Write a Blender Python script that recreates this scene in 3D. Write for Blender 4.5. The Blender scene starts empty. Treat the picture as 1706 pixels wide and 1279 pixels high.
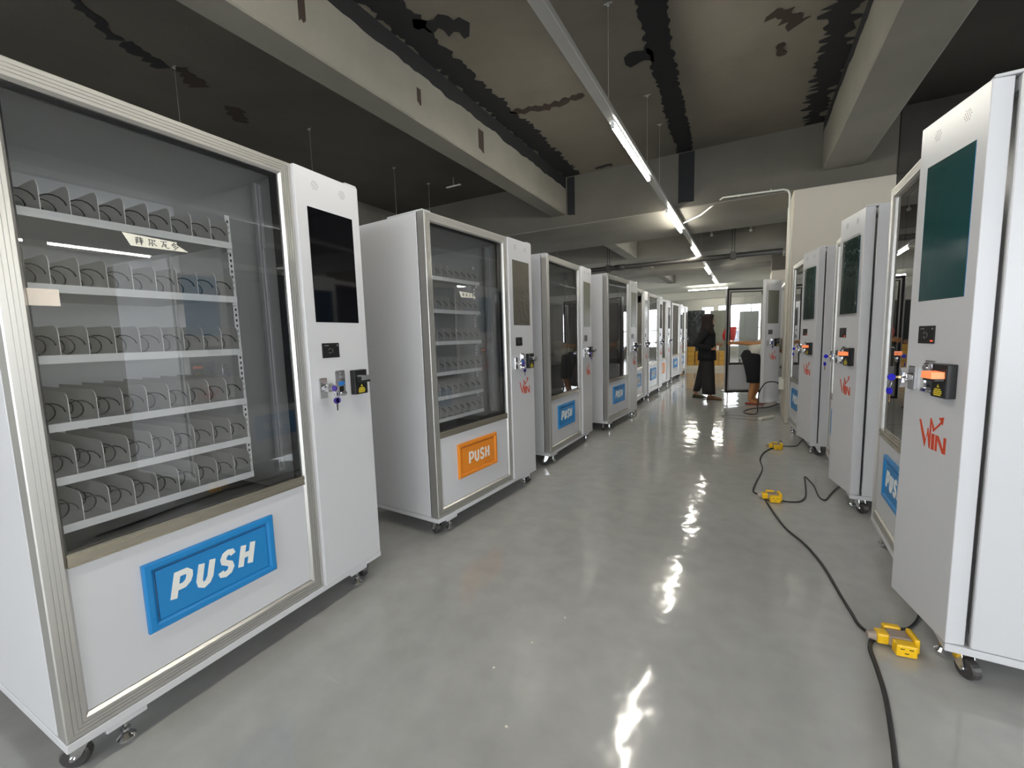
import bpy, bmesh, math, random
from mathutils import Vector, Matrix, noise
random.seed(7)
S = bpy.context.scene
COL = S.collection
PI = math.pi
rad = math.radians

# ------------------------------------------------------------------ camera, world, exposure
cam_d = bpy.data.cameras.new('camera')
cam = bpy.data.objects.new('camera', cam_d)
COL.objects.link(cam)
S.camera = cam
cam_d.sensor_fit = 'HORIZONTAL'
cam_d.sensor_width = 36.0
cam_d.lens = 718.5256 / 1706 * 36.0
cam_d.clip_start = 0.05
cam_d.clip_end = 200
yaw, pitch, roll, CH = rad(28.6853), 0.10826989, -0.02929259, 1.20886
cy, sy, cp, sp = math.cos(yaw), math.sin(yaw), math.cos(pitch), math.sin(pitch)
fw = Vector((-sy * cp, cy * cp, -sp)); rt = Vector((cy, sy, 0)); up = rt.cross(fw)
r2 = math.cos(roll) * rt + math.sin(roll) * up
u2 = -math.sin(roll) * rt + math.cos(roll) * up
M = Matrix((r2, u2, -fw)).transposed().to_4x4()
M.translation = Vector((0, 0, CH))
cam.matrix_world = M

S.view_settings.view_transform = 'Standard'
S.view_settings.look = 'None'
S.view_settings.exposure = 0.17
S.view_settings.gamma = 1.0
S.view_settings.use_curve_mapping = False

SKY = 6.8
TUBE = 90.0
w = bpy.data.worlds.new('world')
S.world = w
w.use_nodes = True
bg = w.node_tree.nodes['Background']
bg.inputs[0].default_value = (0.93, 0.96, 1.0, 1)
bg.inputs[1].default_value = SKY

XL, XR, YB, YF = -7.0, 7.5, -5.0, 24.0
SLAB = 3.6

# ------------------------------------------------------------------ materials
MATS = {}
def mat(name, col=(.5, .5, .5), rough=.5, metal=0., emis=None, es=0., noise_amt=0., nscale=4., bump=0., bscale=40., coat=0., spec=.5):
    if name in MATS: return MATS[name]
    m = bpy.data.materials.new(name); m.use_nodes = True
    nt = m.node_tree; b = nt.nodes['Principled BSDF']
    b.inputs['Base Color'].default_value = (*col, 1)
    b.inputs['Roughness'].default_value = rough
    b.inputs['Metallic'].default_value = metal
    b.inputs['Specular IOR Level'].default_value = spec
    if coat: b.inputs['Coat Weight'].default_value = coat; b.inputs['Coat Roughness'].default_value = .05
    if emis: b.inputs['Emission Color'].default_value = (*emis, 1); b.inputs['Emission Strength'].default_value = es
    tc = None
    if noise_amt or bump:
        tc = nt.nodes.new('ShaderNodeTexCoord')
    if noise_amt:
        n = nt.nodes.new('ShaderNodeTexNoise'); n.inputs['Scale'].default_value = nscale; n.inputs['Detail'].default_value = 6
        nt.links.new(tc.outputs['Object'], n.inputs['Vector'])
        mx = nt.nodes.new('ShaderNodeMix'); mx.data_type = 'RGBA'
        mx.inputs[6].default_value = tuple(c * (1 - noise_amt) for c in col) + (1,)
        mx.inputs[7].default_value = tuple(min(1, c * (1 + noise_amt)) for c in col) + (1,)
        nt.links.new(n.outputs['Fac'], mx.inputs[0]); nt.links.new(mx.outputs[2], b.inputs['Base Color'])
    if bump:
        n = nt.nodes.new('ShaderNodeTexNoise'); n.inputs['Scale'].default_value = bscale; n.inputs['Detail'].default_value = 3
        nt.links.new(tc.outputs['Object'], n.inputs['Vector'])
        bp = nt.nodes.new('ShaderNodeBump'); bp.inputs['Strength'].default_value = bump; bp.inputs['Distance'].default_value = .02
        nt.links.new(n.outputs['Fac'], bp.inputs['Height']); nt.links.new(bp.outputs['Normal'], b.inputs['Normal'])
    MATS[name] = m
    return m

def thin_glass(name, tint=(.96, .98, .97), rough=0., ior=1.5, bump=0., bscale=20., boost=1.6, min_refl=0.):
    m = bpy.data.materials.new(name); m.use_nodes = True
    nt = m.node_tree; nt.nodes.clear()
    o = nt.nodes.new('ShaderNodeOutputMaterial'); mx = nt.nodes.new('ShaderNodeMixShader')
    t = nt.nodes.new('ShaderNodeBsdfTransparent'); g = nt.nodes.new('ShaderNodeBsdfGlossy'); f = nt.nodes.new('ShaderNodeFresnel')
    t.inputs[0].default_value = (*tint, 1); g.inputs['Roughness'].default_value = rough; f.inputs[0].default_value = ior
    mm = nt.nodes.new('ShaderNodeMath'); mm.operation = 'MULTIPLY_ADD'; mm.inputs[1].default_value = boost; mm.inputs[2].default_value = min_refl; mm.use_clamp = True
    nt.links.new(f.outputs[0], mm.inputs[0]); nt.links.new(mm.outputs[0], mx.inputs[0])
    nt.links.new(t.outputs[0], mx.inputs[1]); nt.links.new(g.outputs[0], mx.inputs[2]); nt.links.new(mx.outputs[0], o.inputs[0])
    if bump:
        tc = nt.nodes.new('ShaderNodeTexCoord')
        n = nt.nodes.new('ShaderNodeTexNoise'); n.inputs['Scale'].default_value = bscale; n.inputs['Detail'].default_value = 3
        nt.links.new(tc.outputs['Object'], n.inputs['Vector'])
        bp = nt.nodes.new('ShaderNodeBump'); bp.inputs['Strength'].default_value = bump; bp.inputs['Distance'].default_value = .02
        nt.links.new(n.outputs['Fac'], bp.inputs['Height']); nt.links.new(bp.outputs['Normal'], g.inputs['Normal'])
    MATS[name] = m
    return m

WHITE = mat('powder_white', (.60, .595, .61), .28, noise_amt=.015, nscale=2)
WHITE_IN = mat('interior_white', (.88, .88, .88), .45)
DIVIDER = mat('divider_white', (.90, .885, .86), .35)
ALU = mat('brushed_aluminium', (.62, .605, .575), .34, .85)
SILL = mat('champagne_aluminium', (.50, .46, .38), .25, .9)
BLACKG = mat('black_gasket', (.012, .012, .014), .35)
SEAM = mat('seam_dark', (.03, .03, .035), .6)
CHROME = mat('chrome', (.78, .78, .80), .12, 1.)
STEEL = mat('galvanised_steel', (.55, .55, .53), .35, .8)
RUBBER = mat('caster_rubber', (.045, .04, .04), .45)
COIL = mat('coil_black', (.02, .02, .022), .35)
BLUE = mat('flap_blue', (.012, .215, .53), .33)
ORANGE = mat('flap_orange', (.80, .25, .015), .35)
LETTER = mat('letter_white', (.80, .79, .74), .5)
REDLOGO = mat('logo_red', (.62, .065, .02), .45)
BLACKP = mat('black_plastic', (.012, .012, .012), .3)
SCREEN = mat('screen_black', (.004, .004, .005), .04, coat=.5)
FILM_GREY = mat('screen_grey_film', (.11, .10, .08), .18, bump=.5, bscale=18)
OLIVE = mat('screen_olive_film', (.16, .16, .12), .25, bump=.2, bscale=10)
YEL = mat('yellow_print', (.75, .60, .03), .5)
KEYBLUE = mat('key_blue', (.02, .015, .55), .3)
KEYPURPLE = mat('key_purple', (.06, .03, .25), .35)
BRASS = mat('key_brass', (.75, .52, .28), .25, 1.)
LEDBLUE = mat('label_blue', (.03, .2, .6), .4)
BEZEL_LIT = mat('lit_bezel', (.8, .25, .08), .3, emis=(1., .25, .10), es=.6)
BEZEL_OFF = mat('clear_bezel', (.45, .45, .45), .15, .6)
PAPER = mat('paper_label', (.80, .77, .66), .8)
TAPE = mat('masking_tape', (.82, .72, .62), .7)
INK = mat('marker_ink', (.02, .02, .02), .6)
REDDOT = mat('red_led', (.8, .05, .02), .3, emis=(1, .05, .02), es=4)
GLASS = thin_glass('window_glass', (.985, .99, .985), boost=1.6, min_refl=.07)
GLASS_R = thin_glass('tinted_glass', (.55, .58, .66), boost=1.9, min_refl=.04)
FILM = thin_glass('clear_film', (.97, .98, .97), rough=.06, bump=.5, bscale=14, boost=.8)
TUBE_M = mat('lit_tube', (.9, .9, .8), .4, emis=(1., .965, .86), es=TUBE)
TUBE_OFF = mat('unlit_tube', (.75, .75, .72), .35)
CONCRETE_W = mat('white_plaster', (.52, .475, .40), .7, noise_amt=.05, nscale=3)
WALLG = mat('grey_wall_paint', (.45, .44, .39), .75, noise_amt=.06, nscale=1)
DARKPAINT = mat('black_paint_patch', (.008, .008, .009), .8)
RUST = mat('brown_stain', (.030, .018, .012), .8)
YELPL = mat('yellow_plug_plastic', (.85, .50, .01), .35)
CLEARPL = mat('smoky_plug_plastic', (.34, .27, .22), .25)
CABLE = mat('cable_black', (.012, .012, .012), .4)
PVC = mat('white_conduit', (.68, .67, .60), .45)
CARTON = mat('ochre_carton', (.58, .32, .05), .7, noise_amt=.15, nscale=6)
PALLET = mat('pale_board', (.70, .62, .48), .8)
WRAP = mat('black_stretch_film', (.015, .018, .017), .15, bump=.8, bscale=9)
CLEARWRAP = mat('pale_stretch_film', (.35, .38, .36), .15, bump=1., bscale=8)
SKIN = mat('skin', (.42, .20, .10), .5)
SKIN2 = mat('skin_tan', (.50, .23, .09), .5)
CLOTHBLK = mat('cloth_black', (.008, .008, .010), .9)
CLOTHDK = mat('cloth_dark_brown', (.022, .019, .018), .9)
SCARF = mat('scarf_dark_brown', (.022, .012, .010), .85)
TSHIRT = mat('cloth_white', (.62, .60, .53), .85)
SHOE = mat('shoe_brown', (.14, .06, .025), .6)
SHOE2 = mat('shoe_olive', (.05, .05, .02), .6)
SANDAL = mat('sandal_red', (.40, .06, .03), .5)
REDCLOTH = mat('red_thing', (.75, .03, .02), .5)
FRAMEW = mat('window_frame_white', (.7, .7, .7), .5)

def screen_film():
    m = bpy.data.materials.new('screen_green_blue_film'); m.use_nodes = True
    nt = m.node_tree; b = nt.nodes['Principled BSDF']
    lw = nt.nodes.new('ShaderNodeLayerWeight'); lw.inputs[0].default_value = .86
    mx = nt.nodes.new('ShaderNodeMix'); mx.data_type = 'RGBA'
    mx.inputs[6].default_value = (.01, .22, .50, 1); mx.inputs[7].default_value = (.014, .050, .034, 1)
    nt.links.new(lw.outputs['Facing'], mx.inputs[0]); nt.links.new(mx.outputs[2], b.inputs['Base Color'])
    b.inputs['Roughness'].default_value = .08
    MATS['sf'] = m
    return m
SFILM = screen_film()

def mat_floor():
    m = bpy.data.materials.new('polished_grey_epoxy'); m.use_nodes = True
    nt = m.node_tree; b = nt.nodes['Principled BSDF']; L = nt.links.new
    tc = nt.nodes.new('ShaderNodeTexCoord')
    n1 = nt.nodes.new('ShaderNodeTexNoise'); n1.inputs['Scale'].default_value = .9; n1.inputs['Detail'].default_value = 7; n1.inputs['Distortion'].default_value = .6
    n2 = nt.nodes.new('ShaderNodeTexNoise'); n2.inputs['Scale'].default_value = 9; n2.inputs['Detail'].default_value = 5
    mp = nt.nodes.new('ShaderNodeMapping'); mp.inputs['Scale'].default_value = (1.2, .5, 1); mp.inputs['Rotation'].default_value = (0, 0, .7)
    L(tc.outputs['Object'], mp.inputs[0]); L(mp.outputs[0], n1.inputs[0]); L(tc.outputs['Object'], n2.inputs[0])
    r = nt.nodes.new('ShaderNodeValToRGB')
    r.color_ramp.elements[0].position = .3; r.color_ramp.elements[0].color = (.41, .41, .395, 1)
    r.color_ramp.elements[1].position = .72; r.color_ramp.elements[1].color = (.53, .528, .51, 1)
    L(n1.outputs['Fac'], r.inputs[0])
    mx = nt.nodes.new('ShaderNodeMix'); mx.data_type = 'RGBA'; mx.blend_type = 'MULTIPLY'; mx.inputs[0].default_value = .25
    L(r.outputs[0], mx.inputs[6]); L(n2.outputs['Fac'], mx.inputs[7])
    # thin scratches
    n3 = nt.nodes.new('ShaderNodeTexNoise'); n3.inputs['Scale'].default_value = 3; n3.inputs['Detail'].default_value = 4
    mp2 = nt.nodes.new('ShaderNodeMapping'); mp2.inputs['Scale'].default_value = (.6, 14, 1); mp2.inputs['Rotation'].default_value = (0, 0, -.35)
    L(tc.outputs['Object'], mp2.inputs[0]); L(mp2.outputs[0], n3.inputs[0])
    r3 = nt.nodes.new('ShaderNodeValToRGB'); r3.color_ramp.elements[0].position = .70; r3.color_ramp.elements[1].position = .80
    r3.color_ramp.elements[1].color = (.35, .35, .35, 1)
    L(n3.outputs['Fac'], r3.inputs[0])
    mx2 = nt.nodes.new('ShaderNodeMix'); mx2.data_type = 'RGBA'
    mx2.inputs[7].default_value = (.55, .55, .54, 1)
    L(r3.outputs[0], mx2.inputs[0]); L(mx.outputs[2], mx2.inputs[6]); L(mx2.outputs[2], b.inputs['Base Color'])
    rr = nt.nodes.new('ShaderNodeMapRange'); rr.inputs[3].default_value = .045; rr.inputs[4].default_value = .12
    L(n1.outputs['Fac'], rr.inputs[0]); L(rr.outputs[0], b.inputs['Roughness'])
    n4 = nt.nodes.new('ShaderNodeTexNoise'); n4.inputs['Scale'].default_value = 5.5; n4.inputs['Detail'].default_value = 2
    L(tc.outputs['Object'], n4.inputs[0])
    bp = nt.nodes.new('ShaderNodeBump'); bp.inputs['Strength'].default_value = .20; bp.inputs['Distance'].default_value = .02
    L(n4.outputs['Fac'], bp.inputs['Height']); L(bp.outputs[0], b.inputs['Normal'])
    b.inputs['Specular IOR Level'].default_value = .6
    return m
FLOOR = mat_floor()

def mat_conc(name, c0, c1, sc=.8):
    m = bpy.data.materials.new(name); m.use_nodes = True
    nt = m.node_tree; b = nt.nodes['Principled BSDF']; L = nt.links.new
    tc = nt.nodes.new('ShaderNodeTexCoord')
    n1 = nt.nodes.new('ShaderNodeTexNoise'); n1.inputs['Scale'].default_value = sc; n1.inputs['Detail'].default_value = 8; n1.inputs['Roughness'].default_value = .6
    L(tc.outputs['Object'], n1.inputs[0])
    r = nt.nodes.new('ShaderNodeValToRGB')
    r.color_ramp.elements[0].position = .35; r.color_ramp.elements[0].color = (*c0, 1)
    r.color_ramp.elements[1].position = .65; r.color_ramp.elements[1].color = (*c1, 1)
    L(n1.outputs['Fac'], r.inputs[0]); L(r.outputs[0], b.inputs['Base Color'])
    b.inputs['Roughness'].default_value = .75
    n2 = nt.nodes.new('ShaderNodeTexNoise'); n2.inputs['Scale'].default_value = 30; L(tc.outputs['Object'], n2.inputs[0])
    bp = nt.nodes.new('ShaderNodeBump'); bp.inputs['Strength'].default_value = .15; bp.inputs['Distance'].default_value = .01
    L(n2.outputs['Fac'], bp.inputs['Height']); L(bp.outputs[0], b.inputs['Normal'])
    return m
SLABM = mat_conc('dark_painted_slab', (.125, .112, .088), (.175, .157, .124))
SLABD = mat_conc('black_painted_slab', (.070, .062, .050), (.10, .088, .070))
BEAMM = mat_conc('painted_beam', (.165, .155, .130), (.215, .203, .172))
FARCEIL = mat('pale_soffit', (.55, .54, .47), .7, noise_amt=.05, nscale=1)

# ------------------------------------------------------------------ mesh helpers
def link(o, parent=None):
    COL.objects.link(o)
    if parent: o.parent = parent
    return o

def tagit(o, label=None, cat=None, group=None, kind=None):
    if label: o['label'] = label
    if cat: o['category'] = cat
    if group: o['group'] = group
    if kind: o['kind'] = kind
    return o

def empty(name, loc=(0, 0, 0), rz=0, **k):
    o = bpy.data.objects.new(name, None); link(o)
    o.empty_display_size = .1
    o.location = loc; o.rotation_euler = (0, 0, rz)
    return tagit(o, **k)

def mk(name, bm, m, smooth=False):
    me = bpy.data.meshes.new(name)
    bmesh.ops.recalc_face_normals(bm, faces=bm.faces)
    bm.to_mesh(me); bm.free()
    ms = m if isinstance(m, (list, tuple)) else [m]
    for x in ms: me.materials.append(x)
    if smooth:
        for p in me.polygons: p.use_smooth = True
    return me

def ob(name, me, parent=None, loc=(0, 0, 0), rot=(0, 0, 0)):
    o = bpy.data.objects.new(name, me); link(o, parent)
    o.location = loc; o.rotation_euler = rot
    return o

def box(bm, x0, x1, y0, y1, z0, z1, bev=0., mi=0, seg=1):
    vs = [bm.verts.new((x, y, z)) for x in (x0, x1) for y in (y0, y1) for z in (z0, z1)]
    fs = [bm.faces.new([vs[i] for i in f]) for f in ((0, 1, 3, 2), (4, 6, 7, 5), (0, 4, 5, 1), (2, 3, 7, 6), (0, 2, 6, 4), (1, 5, 7, 3))]
    for f in fs: f.material_index = mi
    if bev:
        es = list({e for f in fs for e in f.edges})
        r = bmesh.ops.bevel(bm, geom=es, offset=bev, segments=seg, affect='EDGES', profile=.5)
        for f in r['faces']: f.material_index = mi
    return vs

def boxme(name, m, *bs, bev=0.):
    bm = bmesh.new()
    for b_ in bs: box(bm, *b_, bev=bev)
    return mk(name, bm, m)

def sweep_rect(bm, x0, x1, z0, z1, prof, mi=0):
    """closed mitred frame: prof = [(inset, y)]"""
    rings = []
    for u, y in prof:
        rings.append([bm.verts.new(p) for p in ((x0 + u, y, z0 + u), (x1 - u, y, z0 + u), (x1 - u, y, z1 - u), (x0 + u, y, z1 - u))])
    n = len(rings)
    for i in range(n):
        a, b = rings[i], rings[(i + 1) % n]
        for k in range(4):
            f = bm.faces.new((a[k], a[(k + 1) % 4], b[(k + 1) % 4], b[k])); f.material_index = mi

def prism(bm, pts, y0, y1, mi=0):
    """polygon in xz extruded in y"""
    a = [bm.verts.new((x, y0, z)) for x, z in pts]; b = [bm.verts.new((x, y1, z)) for x, z in pts]
    n = len(pts)
    fs = [bm.faces.new(a), bm.faces.new(b[::-1])]
    for i in range(n): fs.append(bm.faces.new((a[i], b[i], b[(i + 1) % n], a[(i + 1) % n])))
    for f in fs: f.material_index = mi
    return fs

def stroke(bm, pts, wd, y0, y1, mi=0):
    """thick polyline in xz with mitred joins"""
    n = len(pts); L_, R_ = [], []
    P = [Vector((p[0], p[1])) for p in pts]
    for i in range(n):
        d1 = (P[i] - P[i - 1]).normalized() if i > 0 else (P[1] - P[0]).normalized()
        d2 = (P[i + 1] - P[i]).normalized() if i < n - 1 else d1
        t = (d1 + d2)
        t = t.normalized() if t.length > 1e-4 else d1
        nn = Vector((-t.y, t.x)); c = max(.45, nn.dot(Vector((-d1.y, d1.x))))
        o = nn * (wd / 2 / c)
        L_.append(P[i] + o); R_.append(P[i] - o)
    for i in range(n - 1):
        prism(bm, [tuple(L_[i]), tuple(L_[i + 1]), tuple(R_[i + 1]), tuple(R_[i])], y0, y1, mi)

def cyl(bm, p0, p1, r0, r1=None, n=12, mi=0, caps=True):
    p0, p1 = Vector(p0), Vector(p1); r1 = r0 if r1 is None else r1
    d = (p1 - p0).normalized(); a = d.orthogonal().normalized(); b = d.cross(a)
    A = [bm.verts.new(p0 + (a * math.cos(2 * PI * i / n) + b * math.sin(2 * PI * i / n)) * r0) for i in range(n)]
    B = [bm.verts.new(p1 + (a * math.cos(2 * PI * i / n) + b * math.sin(2 * PI * i / n)) * r1) for i in range(n)]
    fs = [bm.faces.new((A[i], A[(i + 1) % n], B[(i + 1) % n], B[i])) for i in range(n)]
    if caps: fs += [bm.faces.new(A[::-1]), bm.faces.new(B)]
    for f in fs: f.material_index = mi
    return fs

def tube(bm, pts, r, n=6, mi=0):
    P = [Vector(p) for p in pts]; rings = []
    prev = None
    for i, p in enumerate(P):
        t = (P[min(i + 1, len(P) - 1)] - P[max(i - 1, 0)]).normalized()
        if prev is None: a = t.orthogonal().normalized()
        else:
            a = prev - t * prev.dot(t)
            a = a.normalized() if a.length > 1e-5 else t.orthogonal().normalized()
        prev = a; b = t.cross(a)
        rr = r[i] if isinstance(r, (list, tuple)) else r
        rings.append([bm.verts.new(p + (a * math.cos(2 * PI * k / n) + b * math.sin(2 * PI * k / n)) * rr) for k in range(n)])
    for i in range(len(rings) - 1):
        for k in range(n):
            f = bm.faces.new((rings[i][k], rings[i][(k + 1) % n], rings[i + 1][(k + 1) % n], rings[i + 1][k])); f.material_index = mi
    bm.faces.new(rings[0][::-1]).material_index = mi; bm.faces.new(rings[-1]).material_index = mi

def spline(pts, k=6):
    P = [Vector(p) for p in pts]; out = []
    Q = [P[0] * 2 - P[1]] + P + [P[-1] * 2 - P[-2]]
    for i in range(1, len(Q) - 2):
        a, b, c, d = Q[i - 1:i + 3]
        for j in range(k):
            t = j / k
            out.append(.5 * ((2 * b) + (c - a) * t + (2 * a - 5 * b + 4 * c - d) * t * t + (3 * b - a - 3 * c + d) * t ** 3))
    out.append(P[-1])
    return out

def loft(bm, rings, n=16, mi=0, cap=True, wob=0., seed=0, wf=5):
    """rings: (centre, ax, ra, bx, rb): ellipse with axes ax*ra, bx*rb"""
    R_ = []
    for j, (c, ax, ra, bx, rb) in enumerate(rings):
        c, ax, bx = Vector(c), Vector(ax).normalized(), Vector(bx).normalized()
        row = []
        for k in range(n):
            t = 2 * PI * k / n
            wv = 1 + wob * math.sin(wf * t + seed + j * .35) if wob else 1
            row.append(bm.verts.new(c + ax * (ra * math.cos(t) * wv) + bx * (rb * math.sin(t) * wv)))
        R_.append(row)
    for i in range(len(R_) - 1):
        for k in range(n):
            bm.faces.new((R_[i][k], R_[i][(k + 1) % n], R_[i + 1][(k + 1) % n], R_[i + 1][k])).material_index = mi
    if cap:
        bm.faces.new(R_[0][::-1]).material_index = mi; bm.faces.new(R_[-1]).material_index = mi

# ------------------------------------------------------------------ the room
def struct(name, me, parent=None, label=None):
    o = ob(name, me, parent)
    if parent is None: o['kind'] = 'structure'
    if label: o['label'] = label
    return o

struct('floor', boxme('floor', FLOOR, (XL, XR, YB, YF, -.15, 0)), label='polished grey epoxy floor with soft reflections')
ceil = struct('ceiling', boxme('ceiling', SLABM, (XL, XR, YB, YF, SLAB, SLAB + .2)), label='dark painted concrete slab ceiling with beams')

def wall_with_windows(name, axis, pos, a0, a1, wins, thick=.25, z1=SLAB, label=None, m=WALLG):
    """wins: list of (b0,b1,z0,z1) along the wall"""
    bm = bmesh.new()
    def bx(b0, b1, z0, z1_):
        if b1 - b0 < 1e-4 or z1_ - z0 < 1e-4: return
        if axis == 'x': box(bm, b0, b1, min(pos, pos + thick), max(pos, pos + thick), z0, z1_)
        else: box(bm, min(pos, pos + thick), max(pos, pos + thick), b0, b1, z0, z1_)
    cur = a0
    for b0, b1, z0, zz in sorted(wins):
        bx(cur, b0, 0, z1); bx(b0, b1, 0, z0); bx(b0, b1, zz, z1); cur = b1
    bx(cur, a1, 0, z1)
    return struct(name, mk(name, bm, m), label=label)

wn = [0]
def window(axis, pos, b0, b1, z0, z1, thick=.25, mull=2, trans=None, portal=True):
    wn[0] += 1
    nm = 'window_%d' % wn[0]
    y0 = pos + thick * .4; y1 = y0 + (.05 if thick > 0 else -.05)
    lo, hi = min(y0, y1), max(y0, y1)
    bm = bmesh.new(); fr = .05
    def bx(a, b, c, d):
        if axis == 'x': box(bm, a, b, lo, hi, c, d)
        else: box(bm, lo, hi, a, b, c, d)
    bx(b0, b1, z0, z0 + fr); bx(b0, b1, z1 - fr, z1); bx(b0, b0 + fr, z0 + fr, z1 - fr); bx(b1 - fr, b1, z0 + fr, z1 - fr)
    for i in range(1, mull):
        x = b0 + (b1 - b0) * i / mull; bx(x - fr / 2, x + fr / 2, z0 + fr, z1 - fr)
    if trans: bx(b0 + fr, b1 - fr, trans, trans + fr)
    o = struct(nm, mk(nm, bm, FRAMEW))
    g = bmesh.new(); mid = (lo + hi) / 2
    if axis == 'x': box(g, b0 + fr, b1 - fr, mid - .003, mid + .003, z0 + fr, z1 - fr)
    else: box(g, mid - .003, mid + .003, b0 + fr, b1 - fr, z0 + fr, z1 - fr)
    ob('pane', mk('pane', g, PANEG), o)
    if portal:
        ld = bpy.data.lights.new('daylight_portal', 'AREA'); ld.shape = 'RECTANGLE'
        ld.size = b1 - b0; ld.size_y = z1 - z0; ld.cycles.is_portal = True
        lo_ = bpy.data.objects.new('daylight_portal', ld); COL.objects.link(lo_)
        out = pos + thick * 1.1; c = (b0 + b1) / 2; zc = (z0 + z1) / 2
        s = 1 if thick > 0 else -1
        if axis == 'x':
            lo_.location = (c, out, zc); lo_.rotation_euler = (rad(90) * -1 if s > 0 else rad(90), 0, 0)
            lo_.rotation_euler = (rad(-90), 0, 0) if s > 0 else (rad(90), 0, 0)
        else:
            lo_.location = (out, c, zc)
            lo_.rotation_euler = (rad(90), 0, rad(90)) if s > 0 else (rad(90), 0, rad(-90))
    return o
PANEG = thin_glass('pane_glass', (.97, .98, .98), boost=1.)

far_w = [(-2.1, -1.5, .4, 2.46), (-1.36, 1.6, .4, 2.5), (1.9, 4.4, .4, 2.5), (4.7, 7.2, .4, 2.5)]
back_w = [(-6.6, -3.5, .3, 3.0), (-3.1, -.5, .3, 3.0), (-.2, 3.2, .3, 3.0), (3.6, 7.1, .3, 3.0)]
left_fill_w = [(9.5, 12.5, .9, 2.9), (13.5, 16.5, .9, 2.9), (18, 22, .9, 2.5)]  # unseen windows, added to brighten the far hall
right_w = [(-4.7, -1.6, .25, 2.9), (-1.3, 1.9, .25, 2.9), (7.2, 10.4, .25, 2.5), (11.2, 14.6, .25, 2.5), (18, 22, .5, 2.5)]  # first pair is unseen, added to light the nearest left machine
wall_with_windows('wall_far', 'x', YF, XL, XR, far_w, .25, label='grey far wall with bright windows')
wall_with_windows('wall_back', 'x', YB, XL, XR, back_w, -.25)
wall_with_windows('wall_right', 'y', XR, YB, YF, right_w, .25)
wall_with_windows('wall_left', 'y', XL, YB, YF, left_fill_w, -.25)
for a in far_w: window('x', YF, *a, thick=.25, mull=1 if a[1] - a[0] < 1 else 2, trans=1.3)
for a in back_w: window('x', YB, *a, thick=-.25, mull=3)
for a in right_w: window('y', XR, *a, thick=.25, mull=3)
for a in left_fill_w: window('y', XL, *a, thick=-.25, mull=3)

def beam(bs, m=BEAMM):
    o = ob('ceiling_beam', boxme('ceiling_beam', m, bs, bev=.012), ceil)
    return o
E_ = .015
ZB = 3.05
# longitudinal beams
beam((-2.745, -2.50, YB, 6.47, ZB, SLAB + E_))
beam((-2.70, -2.45, 8.25, 11.1, ZB, SLAB + E_))
beam((-2.70, -2.45, 12.2, 13.3, ZB, SLAB + E_))
beam((-2.70, -2.45, 14.5, 17.6, ZB, SLAB + E_))
beam((.72, 1.12, YB, 6.47, ZB, SLAB + E_))
beam((.72, 1.12, 8.25, 17.6, ZB, SLAB + E_))
beam((-6.2, -5.9, YB, 6.47, ZB, SLAB + E_))
beam((4.2, 4.6, YB, 6.47, ZB, SLAB + E_))
# cross beams
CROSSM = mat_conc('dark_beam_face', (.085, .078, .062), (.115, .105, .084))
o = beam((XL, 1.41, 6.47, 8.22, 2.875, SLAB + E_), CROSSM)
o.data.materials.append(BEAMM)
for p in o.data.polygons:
    if p.normal.z < -.5: p.material_index = 1  # underside paler: light bounced off the floor is put into its colour
SLABK = mat_conc('deep_black_slab', (.026, .023, .019), (.040, .036, .030))  # darkest slab tone, for the right bay and its cross beam
beam((1.41, XR, 6.475, 8.215, 2.88, SLAB + E_), SLABK)
beam((XL, XR, 11.1, 12.2, 3.03, SLAB + E_))
beam((XL, XR, 13.3, 14.5, 2.98, SLAB + E_))
o = ob('soffit', boxme('soffit', FARCEIL, (XL, XR, 17.6, YF, 2.92, SLAB + E_)), ceil)
ob('soffit', boxme('soffit', FARCEIL, (XL, XR, 20.6, 21.1, 2.62, 2.93)), ceil)
# darker bays (painted black) either side of the aisle
ob('slab_panel', boxme('slab_panel', SLABD, (XL + .01, -2.745, YB, 6.47, SLAB - .012, SLAB + .01)), ceil)
ob('slab_panel', boxme('slab_panel', SLABK, (1.12, XR - .01, YB, 6.47, SLAB - .012, SLAB + .01)), ceil)
ob('slab_panel', boxme('slab_panel', SLABD, (XL + .01, XR - .01, 8.22, 17.6, SLAB - .012, SLAB + .01)), ceil)

def jag_strip(pts, wd, jag, z, m, name='paint_patch', step=.035, vert=None):
    """ragged painted band following pts (x,y) on the underside of the slab"""
    bm = bmesh.new(); P = []
    for i in range(len(pts) - 1):
        a, b = Vector(pts[i]), Vector(pts[i + 1]); n = max(1, int((b - a).length / step))
        for k in range(n): P.append(a.lerp(b, k / n))
    P.append(Vector(pts[-1]))
    rows = []
    for i, p in enumerate(P):
        t = (P[min(i + 1, len(P) - 1)] - P[max(0, i - 1)]).normalized(); nn = Vector((-t.y, t.x))
        nz = noise.noise(Vector((p.x * 3, p.y * 3, 1.3))) * jag + random.uniform(-.8, .8) * jag
        nz2 = noise.noise(Vector((p.x * 2.3, p.y * 2.1, 7.3))) * jag + random.uniform(-.7, .7) * jag
        a = p + nn * (wd / 2 + nz); b = p - nn * (wd / 2 + nz2)
        rows.append([bm.verts.new((a.x, a.y, z)), bm.verts.new((b.x, b.y, z)), bm.verts.new((b.x, b.y, z + .002)), bm.verts.new((a.x, a.y, z + .002))])
    for r, s in zip(rows, rows[1:]):
        for k in range(4): bm.faces.new((r[k], r[(k + 1) % 4], s[(k + 1) % 4], s[k]))
    bm.faces.new(rows[0]); bm.faces.new(rows[-1][::-1])
    return ob(name, mk(name, bm, m), ceil)

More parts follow.
